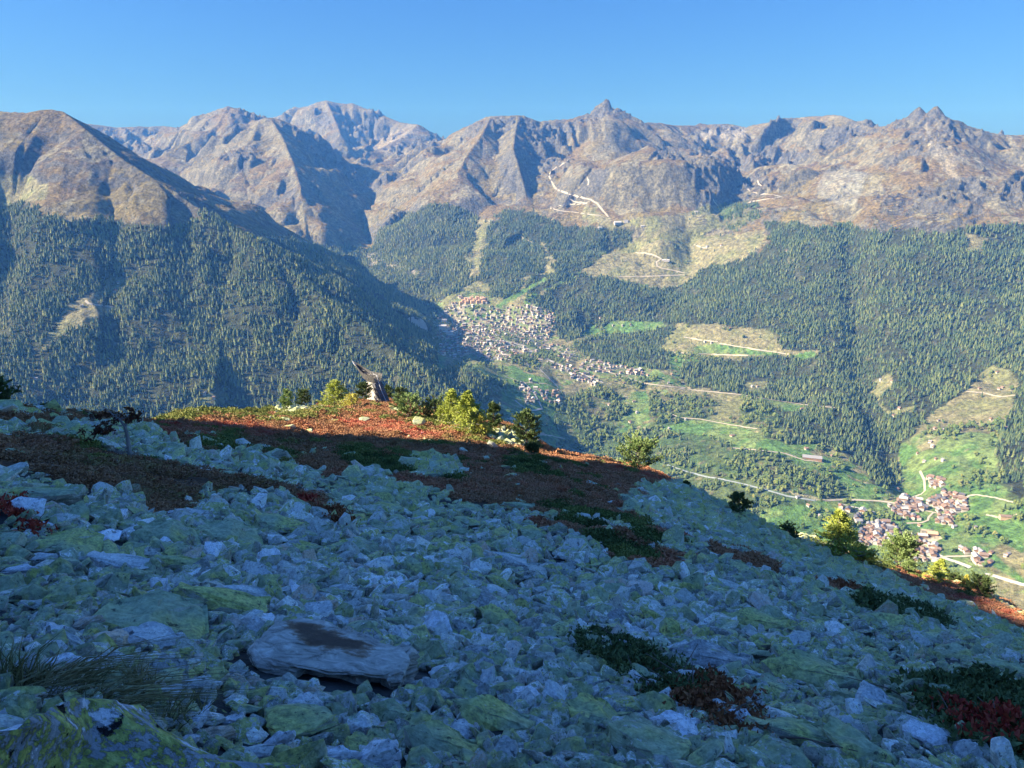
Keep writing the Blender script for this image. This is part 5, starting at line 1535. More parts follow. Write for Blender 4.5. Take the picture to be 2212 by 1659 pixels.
# ------------------------------------------------------------------ stone sculpture
def sculpture():
    g = Vector(at(816, 864, 84)); g.z = float(near_z(g.x, g.y)) + .25
    k = g.length / FOC
    root = empty('stone_sculpture', g, label='pale stone pedestal carrying a dark upswept boat shaped sculpture on the outcrop', category='sculpture')
    root.rotation_euler = (0, 0, R(-35))
    M_st = flat_mat('pale_wall_stone', (.66, .61, .52), .22, scale=1.6)
    M_dk = flat_mat('shaded_side_stone', (.17, .17, .18), .4, scale=2)
    M_sl = flat_mat('weathered_plank', (.13, .125, .115), .5, scale=3)
    M_rim = flat_mat('pale_metal_rim', (.62, .62, .60), .1, rough=.45)
    r_ = random.Random(3)
    X = lambda px: (px - 816) * k * 1.2
    Z = lambda py: (864 - py) * k + .1
    # pedestal: courses of squared stones, left side upright, right side raked
    rows = 15
    z0, z1 = 0.0, Z(828)
    dep = 1.1
    me_c = {}
    for j in range(rows):
        a = z0 + (z1 - z0) * j / rows; b = z0 + (z1 - z0) * (j + 1) / rows
        xl = X(798.3) + (X(797.3) - X(798.3)) * j / rows
        xr = X(829) + (X(811) - X(829)) * (j + .5) / rows
        n = max(3, int(round((xr - xl) / .25)))
        cuts = [xl] + sorted(xl + (xr - xl) * (i + r_.uniform(-.28, .28)) / n for i in range(1, n)) + [xr]
        for i in range(n):
            bm = bmesh.new(); bmesh.ops.create_cube(bm, size=1)
            w_ = cuts[i + 1] - cuts[i] - .018; h_ = (b - a) - .016
            pr = r_.uniform(0, .03)
            for v in bm.verts: v.co = Vector((v.co.x * w_, v.co.y * (dep + pr * 2), v.co.z * h_))
            bmesh.ops.bevel(bm, geom=list(bm.edges), offset=.012, segments=1, affect='EDGES')
            me = bpy.data.meshes.new('stone'); bm.to_mesh(me); bm.free()
            o = link('wall_stone', me, M_st, root); o.location = ((cuts[i] + cuts[i + 1]) / 2, 0, (a + b) / 2)
    # mortar core
    b = MB()
    q = [(X(798.3) + .03, z0), (X(829) - .03, z0), (X(811) - .03, z1 - .02), (X(797.3) + .03, z1 - .02)]
    V = [(x, -dep / 2 + .03, z) for x, z in q] + [(x, dep / 2 - .03, z) for x, z in q]
    b.add(V, [(0, 1, 2, 3), (7, 6, 5, 4), (0, 4, 5, 1), (1, 5, 6, 2), (2, 6, 7, 3), (3, 7, 4, 0)])
    b.build('mortar_core', flat_mat('mortar', (.33, .29, .23)), root)
    # raked stair of slabs at right, that side's shade painted into their colour
    for j in range(13):
        t = j / 13
        x = X(832.5) + (X(814.5) - X(832.5)) * t; z = z1 * (t + .04)
        bm = bmesh.new(); bmesh.ops.create_cube(bm, size=1)
        for v in bm.verts: v.co = Vector((v.co.x * .36 + r_.uniform(-.02, .02), v.co.y * 1.2, v.co.z * .17))
        me = bpy.data.meshes.new('step_slab'); bm.to_mesh(me); bm.free()
        o = link('step_slab', me, M_dk, root); o.location = (x, .04, z); o.rotation_euler = (0, R(6), 0)
    b = MB(); b.tube([(X(839), -.1, 0), (X(828), -.1, z1 * .6), (X(822), -.1, z1 + .1), (X(818.7), -.1, Z(811)), (X(809), -.1, Z(809.6))], [.05, .05, .05, .05, .04], 6)
    b.build('side_rail', M_rim, root)
    # hull: planks from the tip at upper left sweeping down to the pedestal and up again
    def rail(t, w_):      # t along, w_ 0 lower edge .. 1 upper edge
        lo = [(757.5, 791), (766, 800), (777, 813), (788, 825), (799, 829), (812, 829.5), (818, 829)]
        hi = [(757.5, 791), (769, 796), (780, 803), (793, 809), (803, 810), (812, 809.5), (819, 811)]
        j = min(5, int(t * 6)); f = t * 6 - j
        x = (lo[j][0] * (1 - f) + lo[j + 1][0] * f) * (1 - w_) + (hi[j][0] * (1 - f) + hi[j + 1][0] * f) * w_
        y = (lo[j][1] * (1 - f) + lo[j + 1][1] * f) * (1 - w_) + (hi[j][1] * (1 - f) + hi[j + 1][1] * f) * w_
        return X(x), Z(y)
    for side in (-1, 1):
        for s in range(7):
            b = MB(); n = 16; V = []
            w0 = s / 7; w1 = (s + .80) / 7
            for i in range(n + 1):
                t = i / n
                bul = math.sin(min(1, t * 1.2) * 1.57)
                for w_ in (w0, w1):
                    x, z = rail(t, w_); y = side * bul * (.12 + .62 * math.sqrt(w_ + .02))
                    V += [(x, y, z), (x, y + side * .035, z + .01)]
            F = []
            for i in range(n):
                o = i * 4
                F += [(o, o + 4, o + 6, o + 2), (o + 1, o + 3, o + 7, o + 5), (o, o + 1, o + 5, o + 4), (o + 2, o + 6, o + 7, o + 3)]
            b.add(V, F)
            b.build('hull_plank', M_sl, root)
    for side in (-1, 1):
        b = MB(); b.tube([(rail(i / 12, 0.0)[0], side * .12 * math.sin(min(1, i / 12 * 1.2) * 1.57), rail(i / 12, 0)[1]) for i in range(13)], [.045] * 13, 5)
        b.build('keel_rail', M_rim, root)
    b = MB(); b.tube([(X(756.5), 0, Z(790)), (X(760), 0, Z(794)), (X(766), 0, Z(799))], [.01, .09, .13], 6); b.build('prow_tip', M_rim, root)
    # branches heaped inside
    r2 = np.random.default_rng(8); b = MB()
    for _ in range(46):
        t = r2.uniform(.35, .95); x, z = rail(t, r2.uniform(.2, .95)); p = Vector((x, r2.normal() * .25, z))
        d = Vector((r2.normal(), r2.normal() * .4, r2.normal() * .5)); d.normalize()
        b.tube([p - d * .4, p + Vector((0, 0, .05)), p + d * .4], [.015, .025, .012], 4)
    b.build('branch_bundle', M_dead, root)
sculpture()
# ------------------------------------------------------------------ roads and river on the far side
M_road = flat_mat('gravel_track', (.40, .36, .29), .12, scale=.1)
M_asph = flat_mat('pale_road', (.42, .41, .39), .08, scale=.1)
M_river = flat_mat('glacier_river', (.26, .30, .31), .15, rough=.3, scale=.1)
ROADPTS = []
def ribbon(name, pts, width, m, label, lift=1.2):
    P = []
    for (x0, y0), (x1, y1) in zip(pts, pts[1:]):
        n = max(1, int(math.hypot(x1 - x0, y1 - y0) / 6))
        for i in range(n): P.append((x0 + (x1 - x0) * i / n, y0 + (y1 - y0) * i / n))
    P.append(pts[-1])
    W_ = [far_hit(*p) for p in P]
    W_ = [w_ for w_ in W_ if w_ is not None]
    # drop jumps across hidden ground
    Q = [W_[0]]
    for w_ in W_[1:]:
        if np.hypot(*(w_ - Q[-1])[:2]) < 260: Q.append(w_)
    if len(Q) < 2: return
    Q = np.array(Q)
    d = np.gradient(Q[:, :2], axis=0); L_ = np.hypot(d[:, 0], d[:, 1])[:, None] + 1e-6
    nrm = np.stack([-d[:, 1], d[:, 0]], 1) / L_
    k = 5
    rows = []
    for j in range(k):
        o = (j / (k - 1) - .5) * width
        x = Q[:, 0] + nrm[:, 0] * o; y = Q[:, 1] + nrm[:, 1] * o
        rows.append(np.stack([x, y, np.maximum(far_z(x, y), Q[:, 2] - 3) + lift], 1))
    G = np.stack(rows, 1)
    me = mesh_grid(name, G[..., 0], G[..., 1], G[..., 2])
    link(name, me, m, kind='structure', label=label)
    ROADPTS.append(Q[:, :2])
RD = [
 ('road', c5([(1060,700),(1250,760),(1400,840),(1530,890),(1640,860)][:4]) + c5([(1640,940),(1800,990),(2000,1010)])[:0], 9, M_asph, 'road leaving the big village towards the right'),
 ('road', c5([(960,690),(1080,700),(1200,730),(1250,760),(1400,835),(1530,890),(1700,960)]), 9, M_asph, 'main road descending from the big village'),
 ('road', c5([(1560,850),(1640,865),(1800,915),(1960,965),(2120,985),(2212,990)]) + c6([(120,975),(480,1010),(600,1030),(860,1070),(1060,1090)]), 8, M_road, 'pale balcony road crossing the slope below the upper hamlet'),
 ('road', c5([(1090,700),(1180,790),(1240,860),(1300,870),(1420,990)]), 7, M_asph, 'grey road dropping below the big village'),
 ('road', c5([(1080,920),(1210,960),(1260,1010),(1290,1060),(1320,1120),(1240,1140),(1200,1110),(1150,1070)]), 7, M_asph, 'switchback road between the meadow houses'),
 ('road', c5([(1210,960),(1340,965),(1420,1000),(1480,1040)]), 6, M_road, 'short side road through the meadow houses'),
 ('road', c5([(1100,1180),(1150,1200),(1170,1240),(1130,1200)]), 8, M_asph, 'hairpin below the meadow houses'),
 ('road', c5([(1290,1280),(1380,1290),(1460,1310)]), 6, M_road, 'straight pale lane on the green meadow behind the crest pine'),
 ('road', c6([(50,1120),(110,1150),(240,1160),(400,1190),(590,1220)]), 6, M_road, 'lane along the top of the long green meadow'),
 ('road', c6([(430,1335),(560,1345),(740,1365),(830,1390)]) + c41([(170,175),(350,235),(500,250)]), 7, M_road, 'lane running to the long grey barn'),
 ('road', c41([(510,565),(650,558),(800,560),(960,568),(1120,590),(1200,610),(1300,612),(1400,600),(1520,575),(1640,560),(1690,525),(1740,515)]), 8, M_road, 'village street through the upper part of the lower village'),
 ('road', c41([(1240,590),(1225,540),(1300,510),(1330,480),(1325,400),(1310,360),(1290,320)]), 6, M_road, 'winding lane climbing the green meadow above the lower village'),
 ('road', c41([(1300,640),(1400,660),(1360,700),(1355,725),(1300,745),(1180,750)]), 6, M_road, 'curved lane between the two halves of the lower village'),
 ('road', c41([(1400,660),(1480,680),(1550,715)]), 5, M_road, 'short lane right of the curved lane'),
 ('road', c41([(1010,725),(1130,830),(1290,925),(1480,1030),(1640,1085),(1700,1110)]), 10, M_asph, 'grey through road of the lower village'),
 ('road', c41([(1820,1165),(1900,1180),(2000,1215),(2140,1255),(2200,1270)]), 9, M_asph, 'grey through road leaving at the right edge'),
 ('road', c41([(620,585),(760,620),(920,660)]), 8, M_asph, 'lane behind the sunlit larch'),
 ('road', c41([(1150,1010),(1300,1030),(1400,1035),(1520,1020),(1640,1020),(1780,1010)]), 8, M_road, 'lowest street of the lower village'),
 ('road', c41([(1740,515),(1900,540),(2060,580)]), 5, M_road, 'track right of the lower village'),
 ('road', c41([(1830,680),(1920,700),(2040,690),(2120,665)]), 6, M_road, 'curved track by the long farm building at right'),
 ('road', c6([(1860,990),(1960,1000),(2070,1025),(2160,1015)]), 6, M_road, 'track crossing the dry clearing at right'),
 ('road', c6([(360,700),(450,715),(640,745),(780,765)]), 6, M_road, 'lane below the upper hamlet meadow'),
 ('road', c6([(40,755),(200,760),(400,770),(540,772)]), 6, M_road, 'lower lane of the upper meadow'),
 ('road', c6([(140,660),(250,680),(350,690)]), 6, M_road, 'short lane through the upper meadow'),
 ('track', c2([(1640,500),(1632,550),(1620,600),(1620,625)]), 9, M_road, 'upper piste track below the summit tooth'),
 ('track', c2([(1600,630),(1608,650),(1605,680)]), 9, M_road, 'short zigzag of the piste track'),
 ('track', c2([(1480,520),(1430,560),(1370,590),(1362,620),(1380,660),(1400,700),(1420,710),(1470,730),(1520,745),(1620,770),(1660,795),(1690,830),(1720,862),(1740,890),(1715,905)]), 12, M_road, 'broad pale track curving down to the lift station'),
 ('track', c2([(1715,885),(1680,868),(1600,858),(1500,845),(1430,838),(1370,820)]), 9, M_road, 'lower traverse of the piste track'),
 ('track', c2([(1370,825),(1430,808),(1520,800),(1600,793)]), 9, M_road, 'middle zigzag of the piste track'),
 ('track', c2([(1600,790),(1540,785),(1490,772),(1475,758),(1500,752)]), 8, M_road, 'inner loop of the piste track'),
 ('track', c3([(530,770),(600,755),(680,745),(740,733),(690,722),(590,712),(545,700),(530,685)]), 10, M_road, 'hairpin track on the right alp'),
 ('track', c3([(590,640),(600,655),(620,672)]), 8, M_road, 'small zigzag above the hairpin track'),
 ('track', c3([(320,750),(330,775),(350,790)]), 8, M_road, 'short track left of the hairpin track'),
 ('track', c5([(1900,150),(1960,155),(2020,170),(2060,190),(2030,210),(2035,235),(2070,250),(2140,262),(2212,280)]), 9, M_road, 'track winding over the large dry meadow'),
 ('track', c5([(1800,300),(2000,297),(2212,288)]), 7, M_road, 'track along the foot of the large dry meadow'),
 ('track', c6([(205,95),(240,112),(285,122)]), 7, M_road, 'track to the hut on the alp'),
 ('track', c4([(530,450),(550,465),(600,475),(700,490)]), 8, M_road, 'track across the meadow in the left forest'),
 ('track', c5([(1190,45),(1200,62),(1230,75),(1270,92),(1310,105)]), 8, M_road, 'pale cut through the central wood'),
 ('river', [(1441,1005),(1480,1018),(1523,1030),(1561,1036),(1610,1047),(1659,1060),(1700,1072),(1760,1082)], 7, M_river, 'pale glacier river in the wooded gorge'),
 ('road', c5([(390,540),(440,575),(520,585),(570,590),(600,640),(650,690)]), 12, M_asph, 'road and car park in the shaded side valley'),
 ('road', c5([(510,610),(560,612),(590,625)]), 16, M_asph, 'small shaded car park'),
 ('track', [(566,514),(600,516),(640,520),(664,523)], 12, M_road, 'straight terrace track on the slope above the shaded gorge'),
]
for nm, pts, wd, m, lab in RD:
    ribbon(nm, pts, wd, m, lab)
RPT = np.vstack(ROADPTS)
def near_road(x, y, d):
    out = np.zeros(len(x), bool)
    for i in range(0, len(RPT)):
        out |= (np.abs(x - RPT[i, 0]) < d) & (np.abs(y - RPT[i, 1]) < d)
    return out

# ------------------------------------------------------------------ houses
M_white = flat_mat('white_render_wall', (.50, .47, .43), .08, scale=.3)
M_wood = flat_mat('brown_timber_wall', (.26, .16, .10), .2, scale=.4)
M_new = flat_mat('new_timber', (.62, .42, .27), .15, scale=.3)
M_roofs = {'grey': flat_mat('grey_slate_roof', (.28, .28, .30), .2, scale=.5), 'brown': flat_mat('brown_shingle_roof', (.25, .18, .145), .2, scale=.5), 'dark': flat_mat('dark_slate_roof', (.13, .13, .15), .2, scale=.5), 'red': flat_mat('red_tile_roof', (.34, .17, .12), .2, scale=.5), 'pale': flat_mat('pale_roof', (.50, .48, .46), .12, scale=.5)}
M_win = flat_mat('window_glass', (.05, .06, .07), .2, rough=.2)
def house_walls(L_, W_, H_, wood_frac=.5, windows=True):
    """gabled walls: rendered ground floor, timber upper floor set a hand proud"""
    bm = bmesh.new()
    rz_ = W_ * .28
    def prism(x, y, z0, z1, gab, mi):
        v = [bm.verts.new(p) for p in [(-x, -y, z0), (x, -y, z0), (x, y, z0), (-x, y, z0), (-x, -y, z1), (x, -y, z1), (x, y, z1), (-x, y, z1)]]
        fs = [(0, 3, 2, 1), (0, 1, 5, 4), (2, 3, 7, 6)]
        if gab:
            a = bm.verts.new((-x, 0, z1 + gab)); b = bm.verts.new((x, 0, z1 + gab))
            F = [bm.faces.new([v[i] for i in f]) for f in fs]
            F.append(bm.faces.new((v[1], v[2], v[6], b, v[5]))); F.append(bm.faces.new((v[3], v[0], v[4], a, v[7])))
            F.append(bm.faces.new((v[4], v[5], b, a))); F.append(bm.faces.new((v[6], v[7], a, b)))
        else:
            F = [bm.faces.new([v[i] for i in f]) for f in fs + [(1, 2, 6, 5), (3, 0, 4, 7), (4, 5, 6, 7)]]
        for f in F: f.material_index = mi
    zs = H_ * (1 - wood_frac)
    prism(L_ / 2, W_ / 2, -6, zs, 0, 0)
    prism(L_ / 2 + .25, W_ / 2 + .25, zs, H_, rz_ - .15, 1)
    me = bpy.data.meshes.new('wall'); bm.to_mesh(me); bm.free()
    return me
def house_roof(L_, W_, H_, mat_):
    bm = bmesh.new()
    rz_ = W_ * .28; ov = 1.2; k = rz_ / (W_ / 2)
    for s in (-1, 1):
        a = [(-L_ / 2 - ov, 0, H_ + rz_ + .1), (L_ / 2 + ov, 0, H_ + rz_ + .1), (L_ / 2 + ov, s * (W_ / 2 + ov), H_ - k * ov + .1), (-L_ / 2 - ov, s * (W_ / 2 + ov), H_ - k * ov + .1)]
        v = [bm.verts.new(p) for p in a] + [bm.verts.new((p[0], p[1], p[2] + .45)) for p in a]
        for f in [(0, 1, 2, 3), (7, 6, 5, 4), (0, 4, 5, 1), (1, 5, 6, 2), (2, 6, 7, 3), (3, 7, 4, 0)]:
            bm.faces.new([v[i] for i in (f if s > 0 else f[::-1])])
    c = bmesh.ops.create_cube(bm, size=1, matrix=Matrix.Translation((L_ * .18, W_ * .16, H_ + rz_ + .2)) @ Matrix.Diagonal((.9, .9, 2.2, 1)))
    me = bpy.data.meshes.new('roof'); bm.to_mesh(me); bm.free(); me.materials.append(mat_)
    return me
HV = []
for (L_, W_, H_, wf, lower, upper, rf) in [(13, 10, 7, .5, M_white, M_wood, 'brown'), (12, 9, 6.5, .6, M_white, M_wood, 'grey'), (15, 11, 8, .35, M_white, M_wood, 'dark'), (11, 9, 6, .8, M_white, M_wood, 'brown'), (14, 11, 7.5, .4, M_white, M_white, 'grey'), (16, 12, 9, .5, M_white, M_wood, 'brown'), (12, 10, 7, .45, M_white, M_white, 'red'), (18, 12, 11, .4, M_white, M_wood, 'pale')]:
    wm = house_walls(L_, W_, H_, wf); wm.materials.append(lower); wm.materials.append(upper)
    HV.append((wm, house_roof(L_, W_, H_, M_roofs[rf]), rf, 'white walled' if upper is M_white else ('timber' if wf > .55 else 'white and timber'), max(L_, W_)))
def make_house(x, y, z, az, k, vi, label, group, cat='house', name='chalet'):
    wm, rm, rf, wl, _ = HV[vi]
    root = empty(name, (x, y, z), label=label, category=cat)
    if group: root['group'] = group
    root.rotation_euler = (0, 0, az); root.scale = (k, k, k)
    w_ = bpy.data.objects.new('wall', wm); col.objects.link(w_); w_.parent = root
    r_ = bpy.data.objects.new('roof', rm); col.objects.link(r_); r_.parent = root
    return root
def fill_poly(P, n, dmin, taken, seed):
    r_ = np.random.default_rng(seed)
    xs = [q[0] for q in P]; ys = [q[1] for q in P]
    out = []
    for _ in range(n * 40):
        if len(out) >= n: break
        x, y = r_.uniform(min(xs), max(xs)), r_.uniform(min(ys), max(ys))
        if not inpoly(np.array([x]), np.array([y]), P)[0]: continue
        h = far_hit(x, y)
        if h is None: continue
        if any((h[0] - t[0]) ** 2 + (h[1] - t[1]) ** 2 < (dmin * (1 if r_.random() < .7 else .7)) ** 2 for t in taken): continue
        taken.append(h); out.append((x, y, h))
    return out
taken = [np.array([p[0], p[1], 0]) for p in RPT[::3]]
H_ALL = []
core = c5([(690,610),(840,600),(1000,640),(1100,700),(1180,800),(1000,830),(860,780),(760,810),(690,780),(680,700)])
upper = c5([(1000,500),(1200,480),(1390,520),(1400,600),(1360,690),(1200,680),(1050,640),(960,560)])
H_ALL += [(q, 'big') for q in fill_poly(core, 190, 17, taken, 1)]
H_ALL += [(q, 'big') for q in fill_poly(upper, 130, 20, taken, 2)]
H_ALL += [(q, 'big') for q in fill_poly(TOWN[0], 140, 20, taken, 3)]
for k_, (P, n, nm) in enumerate([(VILL[0], 46, 'row'), (VILL[1], 22, 'row'), (VILL[2], 16, 'row'), (VILL[3], 14, 'mead'), (VILL[4], 20, 'mead'), (VILL[5], 62, 'low'), (VILL[6], 52, 'low'), (VILL[7], 88, 'low'), (VILL[8], 14, 'low'), (VILL[9], 8, 'low'), (VILL[10], 14, 'low'), (VILL[11], 9, 'low')]):
    H_ALL += [(q, nm) for q in fill_poly(P, n, 15.5 if nm == 'low' else 19, taken, 20 + k_)]
# lone chalets and barns in the meadows
for x, y in c6([(425,610),(270,690),(310,695),(285,115),(370,105),(770,140),(40,195),(1340,925),(1410,930),(1455,1095),(1420,1140),(860,1100),(155,1165),(430,1262),(440,1265),(50,940),(70,890),(560,965),(590,965),(890,1345),(1940,975),(2060,980),(2080,970),(2050,875),(2010,1160),(1690,1170),(2100,1215),(1670,1220),(1720,1225),(1640,1300),(1660,1330)]) + \
          c5([(1760,605),(1820,605),(1870,600),(2090,200),(1780,915),(1830,965),(1935,965),(2105,965),(1890,1080),(1735,1100),(1865,1205),(1870,1210),(1910,1150),(2110,1250),(1680,560),(690,460)]) + \
          c4([(510,485),(735,340),(720,390),(1330,1055),(1275,1030),(225,940)]) + \
          c41([(1110,480),(1375,90),(1395,125),(1270,185),(1325,250),(1420,230),(1480,240),(570,200),(360,145),(380,610),(290,540),(470,690),(2010,1005),(1990,1020),(1870,995),(1740,785),(1570,780),(1285,770),(1480,740)]):
    h = far_hit(x, y)
    if h is not None: H_ALL.append(((x, y, h), 'lone'))
FARMARKS = [((1023, 650), 'the timber building site'), ((1112, 668), 'the small crane'), ((1000, 690), 'the green strip'), ((1147, 760), 'the sandy quarry'), ((1010, 745), 'the old village core'), ((960, 750), 'the shadow edge'), ((1190, 700), 'the upper chalet slope'),
    ((1300, 800), 'the terrace hamlet'), ((1370, 806), 'the terrace hamlet end'), ((1240, 815), 'the main road bend'), ((1145, 860), 'the switchback road'), ((1200, 870), 'the meadow road'), ((1896, 1144), 'the pale church'), ((2010, 1158), 'the two new timber blocks'), ((1965, 1095), 'the dense upper village core'), ((2060, 1090), 'the right village wing'), ((2000, 1112), 'the curved lane'), ((1940, 1180), 'the through road'), ((2100, 1210), 'the through road end'), ((1850, 1105), 'the lane behind the larch'), ((2010, 1040), 'the winding lane'), ((1754, 991), 'the long grey barn'), ((1350, 700), 'the upper green meadow'), ((1530, 740), 'the upper hamlet meadow'), ((1560, 930), 'the long green meadow'), ((2140, 850), 'the dry clearing'), ((1440, 560), 'the large dry meadow'), ((190, 670), 'the left forest meadow'), ((462, 855), 'the small left clearing'), ((1560, 860), 'the balcony road'), ((2130, 1120), 'the long farm building')]
def far_words(u, v):
    q = sorted(((math.hypot(u - a, (v - b) * 1.3), a, b, n) for (a, b), n in FARMARKS))[0]
    dx, dy = u - q[1], v - q[2]
    w_ = ('right of' if dx > 0 else 'left of') if abs(dx) > abs(dy) * 1.2 else ('below' if dy > 0 else 'above')
    return '%s %s' % (w_, q[3])
ORD = ['leftmost', 'second', 'third', 'fourth', 'fifth', 'sixth', 'seventh', 'eighth', 'ninth', 'tenth', 'eleventh', 'twelfth', 'thirteenth', 'fourteenth', 'fifteenth', 'sixteenth', 'seventeenth', 'eighteenth', 'nineteenth', 'twentieth']
def distinct(items, keyf, posf, rowf=None):
    """one label per thing: look and place, and order from the side where those repeat"""
    g = {}
    for it in items: g.setdefault(keyf(it), []).append(it)
    out = []
    for k_, L2 in g.items():
        parts = [('', L2)]
        if rowf and len(L2) > 12:
            L2.sort(key=rowf); n = len(L2); c = 2 if n <= 34 else 3
            parts = [(w_ + ' ', L2[n * a // c:n * (a + 1) // c]) for a, w_ in enumerate(['upper', 'lower'] if c == 2 else ['upper', 'middle', 'lower'])]
        for w_, L3 in parts:
            L3.sort(key=posf); n = len(L3)
            for j, it in enumerate(L3):
                if n == 1: lab = w_ + k_
                elif j < (n + 1) // 2: lab = (ORD[min(j, 19)] + ' ') + w_ + k_
                else: lab = ('rightmost ' if j == n - 1 else ORD[min(n - 1 - j, 19)] + ' from right, ') + w_ + k_
                out.append((it, lab))
    return out
r_ = np.random.default_rng(77)
HH = []
for (x, y, h), nm in H_ALL:
    vi = int(r_.choice(8, p=[.20, .18, .12, .16, .10, .10, .03, .11])) if nm != 'lone' else int(r_.choice([1, 3, 0, 4]))
    if nm == 'big' and x < 1060: vi = int(r_.choice([2, 5, 1, 7, 0]))
    kk = r_.uniform(.85, 1.15) * (1.0 if nm != 'lone' else .85) * (1.12 if nm == 'low' else 1.0)
    az = r_.choice([R(90), R(90), 0]) + r_.normal(0, .22) + (R(-20) if nm == 'low' else R(15))
    HH.append(dict(x=x, y=y, h=h, nm=nm, vi=vi, k=kk, az=az, ang=kk * HV[vi][4] / float(np.linalg.norm(h))))
HH.sort(key=lambda q: -q['ang'] * (3 if q['nm'] == 'lone' else 1))
def_hk = {'big': 'in the big village', 'row': 'in the terrace hamlet', 'mead': 'among the meadow houses', 'low': 'in the lower village', 'lone': 'standing alone'}
def hkey(q):
    v = HV[q['vi']]
    return '%s %s roofed %s chalet %s' % ('large' if q['k'] * v[4] > 15 else 'small', v[2], v[3], far_words(q['x'], q['y']))
for q, lab in distinct(HH[:300], hkey, lambda q: q['x'], lambda q: q['y']):
    make_house(q['h'][0], q['h'][1], q['h'][2] + .3, q['az'], q['k'], q['vi'], lab, 'houses ' + def_hk[q['nm']])
# the rest of the houses, smaller in view
src = []
for i, v in enumerate(HV):
    bm = bmesh.new(); bm.from_mesh(v[0]); n0 = len(bm.faces); bm.from_mesh(v[1]); bm.faces.ensure_lookup_table()
    for f in bm.faces[n0:]: f.material_index = 2
    me = bpy.data.meshes.new('far_house'); bm.to_mesh(me); bm.free()
    for m_ in list(v[0].materials) + list(v[1].materials): me.materials.append(m_)
    src.append(bpy.data.objects.new('far_house_shape_%s' % 'abcdefgh'[i], me))
COL_H = source_collection('far house shapes', src)
rest_h = HH[300:]
if rest_h:
    gn_scatter('distant_houses', np.array([q['h'] for q in rest_h]) + [0, 0, .3], np.array([[q['k']] * 3 for q in rest_h]), np.array([[0, 0, q['az']] for q in rest_h]), np.array([q['vi'] for q in rest_h]), COL_H, kind='stuff', label='remaining tiny chalets packed in the big village')
print('HOUSES', len(HH))

# special buildings
def block(name, x, y, L_, W_, H_, az, mw, mr, label, cat='building', gable=True, **kw_):
    h = far_hit(x, y)
    if h is None: return None
    root = empty(name, (h[0], h[1], h[2]), label=label, category=cat); root.rotation_euler = (0, 0, az)
    wm = house_walls(L_, W_, H_, .5); wm.materials.append(mw); wm.materials.append(mw)
    link('wall', wm, None, root); link('roof', house_roof(L_, W_, H_, mr), None, root)
    return root
ch = block('church', 1896, 1144, 30, 15, 11, R(70), M_white, M_roofs['pale'], 'pale church with a slender spire in the lower village', 'church')
if ch:
    b = MB(); V = [(-2.5, -2.5, 0), (2.5, -2.5, 0), (2.5, 2.5, 0), (-2.5, 2.5, 0), (-2.5, -2.5, 17), (2.5, -2.5, 17), (2.5, 2.5, 17), (-2.5, 2.5, 17)]
    V = [(x + 17, y, z) for x, y, z in V]
    b.add(V, [(0, 1, 5, 4), (1, 2, 6, 5), (2, 3, 7, 6), (3, 0, 4, 7), (4, 5, 6, 7)]); b.build('tower', M_white, ch)
    b = MB(); b.add([(14.2, -2.8, 17.1), (19.8, -2.8, 17.1), (19.8, 2.8, 17.1), (14.2, 2.8, 17.1), (17, 0, 30)], [(0, 1, 4), (1, 2, 4), (2, 3, 4), (3, 0, 4), (3, 2, 1, 0)]); b.build('spire', M_roofs['grey'], ch)
block('barn', 1754, 991, 62, 22, 7, R(-18), M_wood, M_roofs['grey'], 'long grey roofed barn at the end of the meadow lane', 'barn')
block('apartment_block', 1992, 1160, 24, 14, 8, R(-12), M_wood, M_roofs['pale'], 'left of two new timber blocks on the sandy yard, pale roof', 'building')
block('apartment_block', 2013, 1156, 26, 16, 8, R(-12), M_wood, M_new, 'right of two new timber blocks on the sandy yard, orange roof', 'building')
block('farm_building', 2178, 1119, 44, 12, 6, R(-10), M_new, M_roofs['brown'], 'long farm building beside the curved track at right', 'building')
block('hotel', 956, 710, 40, 22, 16, R(10), M_white, M_roofs['pale'], 'white apartment building at the shadow edge of the big village', 'building')
block('hotel', 970, 722, 46, 24, 14, R(5), M_white, M_roofs['pale'], 'pale flat looking hall below the white apartment building', 'building')
block('hotel', 958, 697, 34, 20, 15, R(20), M_white, M_roofs['grey'], 'white apartment building topmost at the shadow edge', 'building')
block('lift_station', 1334, 484, 46, 30, 12, R(10), M_white, M_roofs['pale'], 'largest building of the ski station on the alp', 'building')
block('lift_station', 1352, 479, 30, 16, 9, R(-10), M_white, M_roofs['grey'], 'right building of the ski station on the alp', 'building')
block('lift_station', 1296, 494, 26, 16, 9, R(10), M_white, M_roofs['pale'], 'lower left building of the ski station by the wood', 'building')
block('alp_hut', 1388, 489, 24, 12, 6, R(0), M_white, M_roofs['pale'], 'small hut right of the ski station', 'building')
block('alp_hut', 1504, 459, 22, 12, 6, R(0), M_white, M_roofs['pale'], 'small hut high on the right alp', 'building')
block('alp_hut', 1438, 563, 46, 14, 5, R(-12), M_white, M_roofs['pale'], 'long white barn on the large dry meadow', 'building')
block('red_roof_house', 956, 765, 26, 18, 12, R(60), M_white, M_roofs['red'], 'white house with a broad red roof at the lower edge of the big village', 'house')
